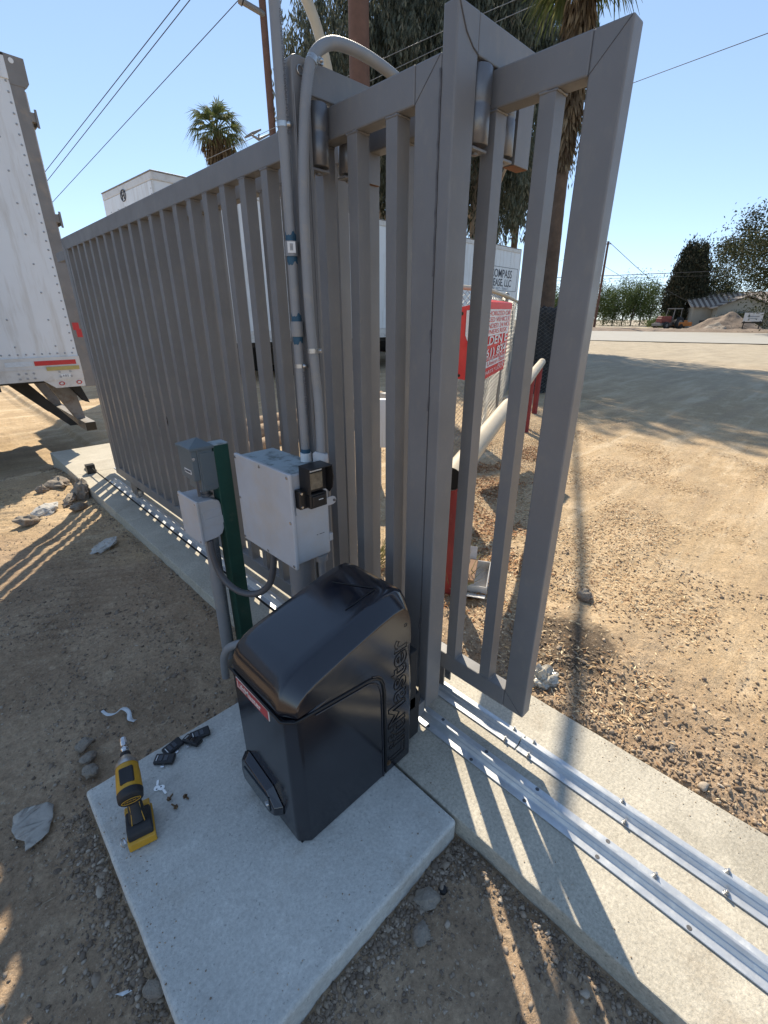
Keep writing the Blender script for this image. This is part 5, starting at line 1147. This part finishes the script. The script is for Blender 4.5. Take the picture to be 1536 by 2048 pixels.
# second vehicle row added behind so that the underside reads dark
t3 = thing('semi_trailer', 'third trailer added farther back to darken the gap under the long white one', 'trailer', (10, 17, -.1))
mb = MB(); bx2(mb, 1.0, 15.5, 5.0, 7.5, .95, 3.7); part(mb, 'side_panel', 'trailer', t3)
mb = MB(); bx2(mb, 1.2, 15.0, 5.3, 7.2, .78, .95); part(mb, 'chassis', 'chassis', t3)
for s in (4.2, 5.4, 12.5, 13.7):
    mb = MB(); mb.tube([q2(s, 5.0, .40), q2(s, 5.03, .40), q2(s, 5.6, .40)], [.44, .50, .50], 24); part(mb, 'wheel', 'rubber', t3)

# ================================================================== TREES
def azv(px): a = math.atan((px - 768) / 989) + R(44.4); return Vector((math.sin(a), math.cos(a), 0))
def crown_clusters(center, rad, n, fill=.35):
    c = unit(rng.normal(size=(n, 3))) * (rng.uniform(fill, 1, (n, 1)) ** .7); return c * np.array(rad) + np.array(center)
def eucalyptus(x, y, h, label, zlo, rad, seed, ncl):
    t = thing('eucalyptus_tree', label, 'tree', (x, y, -.1), 'tall eucalyptus trees behind the trailer')
    mb = MB(); top = Vector((x + .5, y, h * .75)); base = Vector((x, y, -.3))
    mb.tube([base, base.lerp(top, .3) + Vector((.2, -.1, 0)), base.lerp(top, .6) + Vector((-.2, .1, 0)), top], [.55, .42, .30, .12], 14)
    limbs = []
    for k in range(11):
        a = k * 2.4 + seed; z = h * (.22 + .05 * k); st = base.lerp(top, (z + .3) / (h * .75 + .3)); L = rad[0] * rnd.uniform(.55, .9)
        e_ = st + Vector((math.cos(a) * L, math.sin(a) * L, L * rnd.uniform(.5, 1.0))); m_ = st.lerp(e_, .5) + Vector((0, 0, .35)); mb.tube(cat([st, m_, e_], 5), [.17 * (1 - j / 11) + .03 for j in range(11)], 8); limbs.append(e_)
    part(mb, 'trunk', 'eucbark', t)
    cl = crown_clusters((x, y, (zlo + h) / 2 + .5), (rad[0], rad[1], (h - zlo) / 2), ncl, .2)
    # hanging skirts
    keep = np.array([noise.noise(Vector((c[0] * .45, c[1] * .45, c[2] * .35 + seed))) > -.26 for c in cl]); cl = cl[keep]
    cen = []; dr_ = []
    for c in cl:
        n = rng.integers(90, 190); s = rng.uniform(.5, 1.0); hang = rng.uniform(.8, 2.0)
        r_ = rng.normal(size=(n, 2)) * s * .5; z = -rng.uniform(0, 1, n) ** .8 * hang
        # strings: quantise xy so leaves line up in strands
        ns = max(6, n // 13); sid = rng.integers(0, ns, n); sx = rng.normal(size=(ns, 2)) * s * .5; r_ = sx[sid] + rng.normal(size=(n, 2)) * .05
        cen.append(np.stack([c[0] + r_[:, 0], c[1] + r_[:, 1], c[2] + z + rng.normal(0, .1, n)], 1))
        dr_.append(unit(np.stack([rng.normal(0, .35, n), rng.normal(0, .35, n), -np.ones(n)], 1)))
    cen = np.concatenate(cen); dr_ = np.concatenate(dr_)
    v, f = leaves_np(cen, dr_, rng.uniform(.20, .36, len(cen)), rng.uniform(.045, .085, len(cen)))
    o = npmesh('crown', v, f, 'euc'); rel(o, t); return t
eucalyptus(20.4, 20.2, 16.5, 'tall drooping eucalyptus behind the brown wooden pole', 5.5, (5.6, 5.2), 1, 820)
eucalyptus(21.9, 15.9, 18.5, 'tall drooping eucalyptus behind the free standing end of the gate', 5.3, (5.5, 5.2), 4, 860)

def palm(x, y, z_top, r_tr, fr_len, skirt_l, skirt_w, label, nf=34, tilt=(0, 0), nsk=900, upright=1.0, elmin=-.35):
    t = thing('fan_palm', label, 'palm tree', (x, y, -.1), 'fan palms with dead frond skirts')
    base = Vector((x, y, -.2)); top = Vector((x + tilt[0], y + tilt[1], z_top)); mb = MB(); k = 40
    pts = [base.lerp(top, i / k) for i in range(k + 1)]; rr = [r_tr * (1.25 - .35 * min(1, i / k * 2)) * (1 + .03 * (i % 2)) for i in range(k + 1)]
    mb.tube(pts, rr, 16); part(mb, 'trunk', 'palmbark', t)
    V_, F_ = [], []; cnt = 0
    def fan(o_, d, L, n=16, spread=1.9, droop=.35, wd=.05):
        nonlocal cnt
        d = d.normalized(); s = d.cross(Vector((0, 0, 1))); s = s.normalized() if s.length > .05 else Vector((1, 0, 0)); up = s.cross(d).normalized(); tw = rnd.uniform(-.6, .6); s, up = s * math.cos(tw) + up * math.sin(tw), up * math.cos(tw) - s * math.sin(tw)
        for i in range(n):
            a = (i / (n - 1) - .5) * spread; bd = (d * math.cos(a) + s * math.sin(a)).normalized(); l_ = L * (.75 + .25 * math.cos(a)) * rnd.uniform(.85, 1.1); sd = bd.cross(up).normalized() * wd * .5
            m_ = o_ + bd * l_ * .55; e_ = o_ + bd * l_ + Vector((0, 0, -l_ * droop * rnd.uniform(.5, 1.4)))
            V_.extend([o_ - sd * .3, o_ + sd * .3, m_ + sd, m_ - sd, e_ + sd * .15, e_ - sd * .15]); F_.extend([(cnt, cnt + 1, cnt + 2, cnt + 3), (cnt + 3, cnt + 2, cnt + 4, cnt + 5)]); cnt += 6
    pm = MB()
    for k in range(nf):
        a = k * 2.39996; el = math.asin(min(.98, max(elmin, (1 - k / nf * 1.3) * upright))); d = Vector((math.cos(a) * math.cos(el), math.sin(a) * math.cos(el), math.sin(el)))
        pl = fr_len * .5 * rnd.uniform(.8, 1.15); e_ = top + d * pl + Vector((0, 0, -.08 * pl)); pm.tube([top, top.lerp(e_, .5) + Vector((0, 0, .03)), e_], .018, 4); fan(e_, d + Vector((0, 0, -.25)), fr_len * .62, 15, 2.2, .3 + .25 * (k / nf), .055)
    part(pm, 'frond_stems', 'palmleaf', t)
    o = npmesh('fronds', np.array([tuple(v) for v in V_]), np.array(F_), 'palmleaf'); rel(o, t)
    n = nsk; zz = rng.uniform(0, 1, n) ** .8; th = rng.uniform(0, 6.28, n); prof = skirt_w * (.55 + .45 * np.sin(np.clip(1 - zz, 0, 1) * 1.5 + .3)) * (1 - .45 * zz ** 3)
    r_ = prof * rng.uniform(.55, 1.0, n); ct_ = np.stack([top.x + r_ * np.cos(th) - tilt[0] * zz * .3, top.y + r_ * np.sin(th), top.z - .1 - zz * skirt_l * .82], 1)
    d = unit(np.stack([np.cos(th) * .18 + rng.normal(0, .16, n), np.sin(th) * .18 + rng.normal(0, .16, n), -np.ones(n)], 1))
    v, f = leaves_np(ct_, d, rng.uniform(.35, .75, n) * (fr_len * .55), rng.uniform(.03, .09, n)); o = npmesh('dead_frond_skirt', v, f, 'palmdead'); rel(o, t); return t
def atD(px, D): v = azv(px) * D; return v.x, v.y
# near palm, trunk passes behind the gate end
x, y = atD(1093, 15.5); palm(x, y, 8.7, .185, 1.35, 4.0, .33, 'large fan palm whose trunk rises just left of the free gate stile', 34, (-.12, .10), 3200, 1.0, .25)
x, y = atD(1014, 31); palm(x, y, 8.9, .20, 1.4, 2.2, .75, 'smaller fan palm seen under the gate guide arm', 34, (.0, 0), 800)
x, y = atD(470, 27); palm(x, y, 9.3, .18, 1.3, 1.6, .72, 'lone fan palm above the left part of the gate', 34, (.2, 0), 1000)

def leafy(name, label, catg, x, y, z0, z1, rx, ry, n, leaf, m, group=None, trunk=.2, shape='ell', droop=0, z_off=0, clumps=60, trunk_m='bark', cs=.28):
    t = thing(name, label, catg, (x, y, z_off), group)
    if trunk:
        mb = MB(); mb.tube([(x, y, z_off - .3), (x + .1, y, z0 + .3 * (z1 - z0)), (x, y, z0 + .7 * (z1 - z0))], [trunk, trunk * .7, trunk * .3], 10)
        for k in range(6):
            a = k * 1.9 + x; zb = z0 + (z1 - z0) * .12; e_ = Vector((x + math.cos(a) * rx * .6, y + math.sin(a) * ry * .6, z0 + (z1 - z0) * rnd.uniform(.4, .7))); mb.tube([Vector((x, y, zb * .8)), Vector((x, y, zb)).lerp(e_, .5) + Vector((0, 0, .15)), e_], [trunk * .5, trunk * .35, trunk * .12], 6)
        part(mb, 'trunk', trunk_m, t)
    cz = (z0 + z1) / 2; hz = (z1 - z0) / 2
    if shape == 'ell': cl = crown_clusters((x, y, cz), (rx, ry, hz), clumps, .25)
    else:
        cl = []
        while len(cl) < clumps:
            h_ = rnd.random(); wdt = shape(h_); a = rnd.uniform(0, 6.28); r_ = wdt * rnd.uniform(.55, 1); cl.append((x + math.cos(a) * rx * r_ + (h_ * .25 * rx if name == 'cypress_tree' else 0), y + math.sin(a) * ry * r_, z0 + h_ * (z1 - z0)))
        cl = np.array(cl)
    per = n // len(cl); c3 = np.repeat(cl, per, 0) + rng.normal(size=(len(cl) * per, 3)) * np.array([rx, ry, hz]) * cs * rng.uniform(.5, 1.2, (len(cl) * per, 1)) * (1 if clumps < 200 else .5)
    if droop: c3[:, 2] -= rng.exponential(droop, len(c3))
    d = unit(rng.normal(size=c3.shape) + (np.array([0, 0, 2.2]) if name == 'cypress_tree' else np.array([0, 0, -.3])))
    v, f = leaves_np(c3, d, leaf * rng.uniform(.6, 1.4, len(c3)), leaf * .45 * rng.uniform(.6, 1.3, len(c3))); o = npmesh('crown', v, f, m); rel(o, t); return t

# far row across the road
for i, (px, D, h, lab) in enumerate(((1098, 118, 6.6, 'orchard tree glimpsed beside the palm trunk'), (1186, 112, 6.6, 'orchard tree nearest the gate, partly behind the leaning pole'), (1208, 117, 6.9, 'orchard tree just right of the leaning pole'), (1226, 111, 6.2, 'second orchard tree right of the leaning pole'),
                                    (1245, 116, 7.2, 'orchard tree in the middle of the row, slightly taller'), (1263, 111, 6.4, 'orchard tree between the middle of the row and the cypress'), (1281, 115, 7.6, 'tallest orchard tree, with loose top shoots'), (1299, 110, 6.3, 'orchard tree directly left of the cypress'), (1110, 126, 6.5, 'farther orchard tree right of the palm trunk'))):
    x, y = atD(px, D); leafy('orchard_tree', lab, 'tree', x, y, .7, h + 1.2, 2.3, 2.3, 4200, .32, 'orch', 'green orchard row beyond the road', .13, z_off=-.05, clumps=40, cs=.30)
mb = MB()
x, y = atD(1358, 96); leafy('cypress_tree', 'huge dark cypress with a flat slanting top', 'tree', x, y, .3, 11.5, 3.05, 2.9, 30000, .40, 'cyp', None, .4, shape=lambda h: (.80 + .25 * math.sin(min(1, h * 2.1) * 1.6)) * (1.0 - .52 * h ** 2.4), clumps=520, cs=.26)
x, y = atD(1412, 98); leafy('tree', 'small rounded grey-green tree against the right side of the cypress', 'tree', x, y, 1.5, 9.5, 3.2, 3.0, 9000, .35, 'treeleaf', None, .15, clumps=60)
x, y = atD(1578, 62); leafy('tree', 'broad tree with drooping leafy branches at the right edge', 'tree', x, y, 3.4, 12.8, 8.4, 7.0, 60000, .26, 'treeleaf', None, .28, droop=.7, clumps=95, cs=.11)
G_ = 'shrubs by the house'
for px, D, zt, r_, lab in ((1322, 93, 1.9, 1.6, 'round clipped shrub left of the parked tractor'), (1364, 96, 2.3, 1.5, 'dark shrub right behind the tractor'), (1381, 96, 2.0, 1.9, 'pale shrub between tractor and house'), (1395, 95, 1.7, 1.4, 'low shrub at the corner of the house'),
                           (1475, 88, 2.3, 2.6, 'dark clipped hedge behind the soil heap'), (1527, 84, 2.6, 2.6, 'dark shrub behind the white notice board'), (1312, 98, 1.3, 1.4, 'low weedy shrub at the end of the orchard')):
    x, y = atD(px, D); leafy('shrub', lab, 'shrub', x, y, -.1, zt, r_, r_, 2600, .22, 'treeleaf' if px > 1400 or px == 1364 else 'orch', G_, 0, clumps=40)
# house
hp = atD(1400, 92); hs = thing('house', 'beige bungalow with striped roof panels behind the soil heap', 'house', (hp[0], hp[1], 0))
vx = azv(1400); hr = Vector((vx.y, -vx.x, 0)); dp = Vector((vx.x, vx.y, 0)); hr2 = (hr * .93 + dp * .30).normalized(); hd2 = Vector((-hr2.y, hr2.x, 0)); RH = Matrix((hr2, hd2, Vector((0, 0, 1)))).transposed(); H_o = Vector((hp[0], hp[1], -.05))
def hb(mb, s0, s1, d0, d1, z0, z1, mi=0): mb.obox(H_o + RH @ Vector(((s0 + s1) / 2, (d0 + d1) / 2, (z0 + z1) / 2)), ((s1 - s0) / 2, (d1 - d0) / 2, (z1 - z0) / 2), RH, mi)
mb = MB(); hb(mb, -1.2, 14, 0, 9, 0, 3.0); hb(mb, 1.4, 8.5, -2.0, 0, 0, 2.9)
g = [(1.0, 2.9), (4.9, 4.3), (8.9, 2.9)]; vs = [H_o + RH @ Vector((s, d, z)) for d in (-2.0, 2) for s, z in g]; mb.add(vs, [(0, 1, 2), (3, 5, 4), (0, 3, 4, 1), (1, 4, 5, 2), (0, 2, 5, 3)])
part(mb, 'wall', 'housewall', hs)
mb = MB(); n = 44
for i in range(n):
    s0 = -1.8 + i * 16.6 / n; s1 = s0 + 16.6 / n; q = [(s0, -.5, 2.98), (s1, -.5, 2.98), (s1, 4.5, 5.2), (s0, 4.5, 5.2)]; vs = [H_o + RH @ Vector(p_) for p_ in q] + [H_o + RH @ Vector((p_[0], p_[1], p_[2] + .15)) for p_ in q]
    mb.add(vs, [(0, 1, 2, 3), (7, 6, 5, 4), (0, 4, 5, 1), (1, 5, 6, 2), (2, 6, 7, 3), (3, 7, 4, 0)], i % 2)
for sgn, a_, b_ in ((0, (.7, 2.8), (4.9, 4.45)), (1, (4.9, 4.45), (9.2, 2.8))):
    for i in range(8):
        t0, t1_ = i / 8, (i + 1) / 8; p0 = (a_[0] + (b_[0] - a_[0]) * t0, a_[1] + (b_[1] - a_[1]) * t0); p1 = (a_[0] + (b_[0] - a_[0]) * t1_, a_[1] + (b_[1] - a_[1]) * t1_)
        vs = [H_o + RH @ Vector((p[0], d, p[1] + e_)) for e_ in (.02, .17) for d in (-2.5, 2) for p in (p0, p1)]; mb.add(vs, [(0, 1, 3, 2), (4, 6, 7, 5), (0, 4, 5, 1), (2, 3, 7, 6), (0, 2, 6, 4), (1, 5, 7, 3)], i % 2)
part(mb, 'roof', ['roof_a', 'roof_b'], hs)
mb = MB(); hb(mb, 3.2, 6.6, -2.04, -2.0, .05, 2.35); part(mb, 'door', 'garage', hs)
mb = MB(); hb(mb, .0, 1.1, -.04, 0, .4, 1.15); part(mb, 'window', 'window', hs)
# soil heap, board, tractor
def heap(name, label, px, D, R_, h, m, seed):
    x, y = atD(px, D); mb = MB(); n = 48; k = 14; vs = [(x, y, h * .98)]; fs = []
    for i in range(1, k + 1):
        for j in range(n):
            a = 2 * math.pi * j / n; r_ = i / k; rr = R_ * r_ * (1 + .18 * noise.noise(Vector((math.cos(a) * 1.5, math.sin(a) * 1.5, seed)))); z = h * (1 - r_) ** .85 * (1 + .25 * noise.noise(Vector((math.cos(a) * r_ * 3, math.sin(a) * r_ * 3, seed)))) - .1 * r_
            vs.append((x + rr * math.cos(a), y + rr * math.sin(a), z + .12 * noise.noise(Vector((rr * math.cos(a) * 1.6, rr * math.sin(a) * 1.6, seed)))))
    for j in range(n): fs.append((0, 1 + j, 1 + (j + 1) % n))
    for i in range(k - 1):
        for j in range(n): fs.append((1 + i * n + j, 1 + (i + 1) * n + j, 1 + (i + 1) * n + (j + 1) % n, 1 + i * n + (j + 1) % n))
    mb.add(vs, fs, 0, False); return tag(mb.build(name, m), label, 'soil heap')
heap('soil_heap', 'large brown heap of excavated soil in front of the house', 1457, 80, 4.3, 2.15, 'soilpile', 2)
heap('soil_heap', 'smaller pale spill of soil in front of the large heap', 1440, 77.5, 2.0, 1.0, 'chunk', 5)
# rough verge beyond the road
mb = MB(); n = 160; vs = []
for i in range(n + 1):
    t = i / n; a = Vector((64.5, 2, 0)).lerp(Vector((57, 38, 0)), t) if True else 0; o_ = Vector((.98, .2, 0))
    for j, (d_, z_) in enumerate(((.5, -.12), (2.0, .12), (4.5, .30), (8, .22), (12.5, -.12))):
        p_ = a + o_ * d_; vs.append((p_.x, p_.y, z_ + .16 * noise.noise(Vector((p_.x * .8, p_.y * .8, 1))) * (0 < j < 4)))
mb.add(vs, [(i * 5 + j, (i + 1) * 5 + j, (i + 1) * 5 + j + 1, i * 5 + j + 1) for i in range(n) for j in range(4)], 0); tag(mb.build('verge', 'soilpile'), kind='structure')

nb = thing('notice_board', 'white notice board on dark legs right of the soil heap', 'sign', (*atD(1506, 76), 0)); c_ = Vector((*atD(1506, 76), 0)); v_ = azv(1506); rr_ = Vector((v_.y, -v_.x, 0)); RN = Matrix((rr_, Vector((v_.x, v_.y, 0)), Vector((0, 0, 1)))).transposed()
mb = MB(); mb.obox(c_ + Vector((0, 0, 1.55)), (.95, .03, .50), RN); part(mb, 'board', 'trailer', nb)
mb = MB()
for s_ in (-.8, .8): mb.obox(c_ + rr_ * s_ + Vector((0, 0, .5)), (.06, .06, .6), RN)
mb.obox(c_ + Vector((0, 0, .92)), (1.0, .04, .08), RN); part(mb, 'leg', 'chassis', nb)
mb = MB(); mb.obox(c_ + Vector((.0, 0, 1.62)) - Vector((v_.x, v_.y, 0)) * .04, (.6, .005, .06), RN); mb.obox(c_ + Vector((0, 0, 1.38)) - Vector((v_.x, v_.y, 0)) * .04, (.45, .005, .04), RN); part(mb, 'print', 'grey_ink', nb)

tr = thing('tractor', 'dusty red and grey tractor with open cab parked across the road', 'tractor', (*atD(1340, 86), 0)); c_ = Vector((*atD(1340, 86), -.05)); v_ = azv(1340); rr_ = Vector((v_.y, -v_.x, 0)); fw = (-Vector((v_.x, v_.y, 0)) * .75 - rr_ * .66).normalized(); sd = Vector((-fw.y, fw.x, 0)); RT_ = Matrix((fw, sd, Vector((0, 0, 1)))).transposed()
def tb(mb, x0, x1, y0, y1, z0, z1, mi=0): mb.obox(c_ + RT_ @ Vector(((x0 + x1) / 2, (y0 + y1) / 2, (z0 + z1) / 2)), ((x1 - x0) / 2, (y1 - y0) / 2, (z1 - z0) / 2), RT_, mi)
mb = MB(); tb(mb, .1, 2.0, -.45, .45, .85, 1.75); tb(mb, 1.9, 2.15, -.5, .5, .7, 1.5); part(mb, 'hood', 'tractor_red', tr, bevel=.1, seg=3)
mb = MB(); tb(mb, -1.4, 2.2, -.35, .35, .45, .9); tb(mb, 2.1, 2.5, -.8, .8, .4, .75); part(mb, 'chassis', 'tractor_grey', tr, bevel=.03)
mb = MB()
for x_, s_ in ((.0, -.7), (.0, .7), (-1.3, -.7), (-1.3, .7)): mb.tube([c_ + RT_ @ Vector((x_ + (.2 if x_ == 0 else 0), s_, 1.2)), c_ + RT_ @ Vector((x_, s_ * .85, 2.75))], .05, 6)
tb(mb, -1.45, .1, -.68, .68, 2.72, 2.85); tb(mb, -1.35, -.2, -.7, .7, .9, 1.25); part(mb, 'cab', 'tractor_grey', tr)
for x_, r_, w_ in ((1.5, .48, .32), (-.9, .80, .42)):
    for s_ in (-1, 1):
        a_ = c_ + RT_ @ Vector((x_, s_ * .75, r_)); mb = MB(); mb.tube([a_, a_ + sd * s_ * .05, a_ + sd * s_ * (w_ - .05), a_ + sd * s_ * w_], [r_ * .86, r_, r_, r_ * .86], 24); wh = part(mb, 'wheel', 'rubber', tr); mb = MB(); mb.cyl(a_ - sd * s_ * .01, a_ + sd * s_ * (w_ + .01), r_ * .5, 16); sub(mb, 'wheel_rim', 'tractor_grey', wh)
im = thing('farm_implement', 'low orange implement standing behind the tractor', 'machine', (*atD(1368, 87), 0)); ci = Vector((*atD(1368, 87), -.05)); mb = MB(); mb.obox(ci + Vector((0, 0, .65)), (1.3, .5, .28), RT_); mb.obox(ci + Vector((0, 0, 1.0)), (.5, .35, .15), RT_); part(mb, 'deck', 'orange', im, bevel=.05)
mb = MB()
for s_ in (-1, 1): mb.cyl(ci + RT_ @ Vector((.9, s_ * .5, .35)), ci + RT_ @ Vector((.9, s_ * .62, .35)), .33, 16)
part(mb, 'wheel', 'rubber', im)

# ================================================================== POLES AND WIRES
def pole(label, px, D, r0, r1, h, lean=(0, 0), arm=None, base=-.3):
    x, y = atD(px, D); t = thing('utility_pole', label, 'pole', (x, y, base)); mb = MB(); mb.tube([(x, y, base), (x + lean[0], y + lean[1], h)], [r0, r1], 18); part(mb, 'pole', 'wood_pole', t); return t, Vector((x + lean[0], y + lean[1], h))
p1, p1t = pole('thick brown wooden pole behind the gate', 727, 19.3, .36, .32, 13.0, (-.0, 0))
p2, p2t = pole('thinner brown utility pole with a cross arm, seen left of the grey conduits', 575, 24.0, .16, .13, 14.5, (-.05, 0))
p3, p3t = pole('thin leaning utility pole beyond the road by the orchard', 1191, 74, .17, .13, 10.6, (0, 0)); 
# cross arm + insulators on pole 2
def ray3(px, py, D):
    """world point on the line of sight used to place distant cables at distance D"""
    a = (px - 768) / 910; b = (py - 1024) / 910; P = math.radians(23.094); fw_ = math.cos(P) - b * math.sin(P); dn = math.sin(P) + b * math.cos(P)
    az = R(44.4); d = Vector((fw_ * math.sin(az) + a * math.cos(az), fw_ * math.cos(az) - a * math.sin(az), -dn)); return Vector((0, 0, 1.45)) + d * (D / math.hypot(d.x, d.y))
e0 = ray3(486, 4, 23.6); am = MB(); am.tube([ray3(527, 30, 23.9), ray3(520, 24, 23.8), e0], .10, 8); am.tube([e0, ray3(479, -2, 23.6)], .15, 8); part(am, 'cross_arm', 'tpost', p2)
am = MB(); am.tube([ray3(490, 275, 23.5), ray3(505, 267, 23.6), ray3(522, 259, 23.7)], [.035, .06, .03], 8); part(am, 'insulator', 'tpost', p2)
am = MB(); am.tube([ray3(503, 270, 23.4), ray3(517, 279, 23.4), ray3(540, 268, 23.7)], [.035, .055, .03], 8); am.cyl(ray3(517, 280, 23.4), ray3(518, 268, 23.4), .035, 8); part(am, 'insulator', 'tpost', p2)
am = MB(); c3 = p3t + Vector((0, 0, -.3)); v3 = azv(1191); r3 = Vector((v3.y, -v3.x, 0)); am.tube([c3 - r3 * .4, c3 + r3 * .4], .06, 6); part(am, 'cross_arm', 'wood_pole', p3)
def wire(label, pts, r=.012, sag=0, grp='overhead wires', m='wire', nm='overhead_wire'):
    a, b = pts[0], pts[-1]; q = []
    if len(pts) == 2:
        for i in range(25): t = i / 24; q.append(a.lerp(b, t) + Vector((0, 0, -sag * 4 * t * (1 - t))))
    else: q = cat(pts, 10)
    mb = MB(); mb.tube(q, r, 6); return tag(mb.build(nm, m), label, 'wire', grp)
wire('upper overhead wire crossing the sky left of the palm', [ray3(395, -45, 19), ray3(-60, 535, 40)], .013)
wire('second overhead wire, close below the upper one on the left', [ray3(420, -51, 19), ray3(-40, 532, 41)], .013)
wire('overhead wire running down left from the cross arm of the brown pole', [ray3(479, -2, 23.6), ray3(-30, 551, 48)], .014)
wire('overhead wire crossing the open sky right of the gate', [ray3(1060, 245, 30), ray3(1250, 172, 27), ray3(1640, 28, 22)], .012)
wire('pale service wire crossing just above the near gate panel', [ray3(556, 232, 24), ray3(700, 150, 22), ray3(885, 63, 20), ray3(1100, -30, 18)], .010, m='straw_w' if 0 else 'pvc')
wire('lower pale service wire parallel to the other one', [ray3(410, 320, 25), ray3(560, 250, 23), ray3(880, 95, 20), ray3(1230, -60, 17)], .010, m='pvc')
wire('distant cable over the orchard and cypress', [ray3(1040, 558, 84), ray3(1200, 552, 82), ray3(1536, 538, 80)], .045)
wire('second distant cable just under the first', [ray3(1040, 564, 84), ray3(1200, 558, 82), ray3(1536, 548, 80)], .022)
wire('distant guy wire falling from the thin pole towards the cypress', [p3t, ray3(1310, 565, 78), ray3(1390, 610, 80)], .03)
wire('lower thin guy wire falling right from the thin pole', [ray3(1205, 530, 74), ray3(1320, 600, 80)], .02)
wire('distant wire running left from the thin pole', [p3t, ray3(1100, 530, 90)], .02)
# steep cable added overhead, outside the view: throws the soft straight shadow on the drive
S_ = Vector((.685, .899, 1.0))
wire('added unseen cable that casts the shadow line on the drive', [Vector((.4, -.02, -.05)) + S_ * 4.2, Vector((1.113, .309, 0)) + S_ * 4.7, Vector((2.478, .829, -.05)) + S_ * 6.0, Vector((7.652, 3.249, -.05)) + S_ * 11.6], .034, nm='shadow_cable', grp=None)
wire('short tan cable sloping down behind the flexible conduit', [ray3(600, -30, 9.6), ray3(613, 0, 9.6), ray3(629, 40, 9.6), ray3(641, 80, 9.6), ray3(650, 115, 9.6), ray3(661, 170, 9.6), ray3(668, 230, 9.6)], .085, nm='service_mast', grp=None, m='barrier')
mb = MB(); q = azv(1104) * 15; mb.box(q.x - .04, q.x + .04, q.y - .04, q.y + .04, 5.2, 5.35)
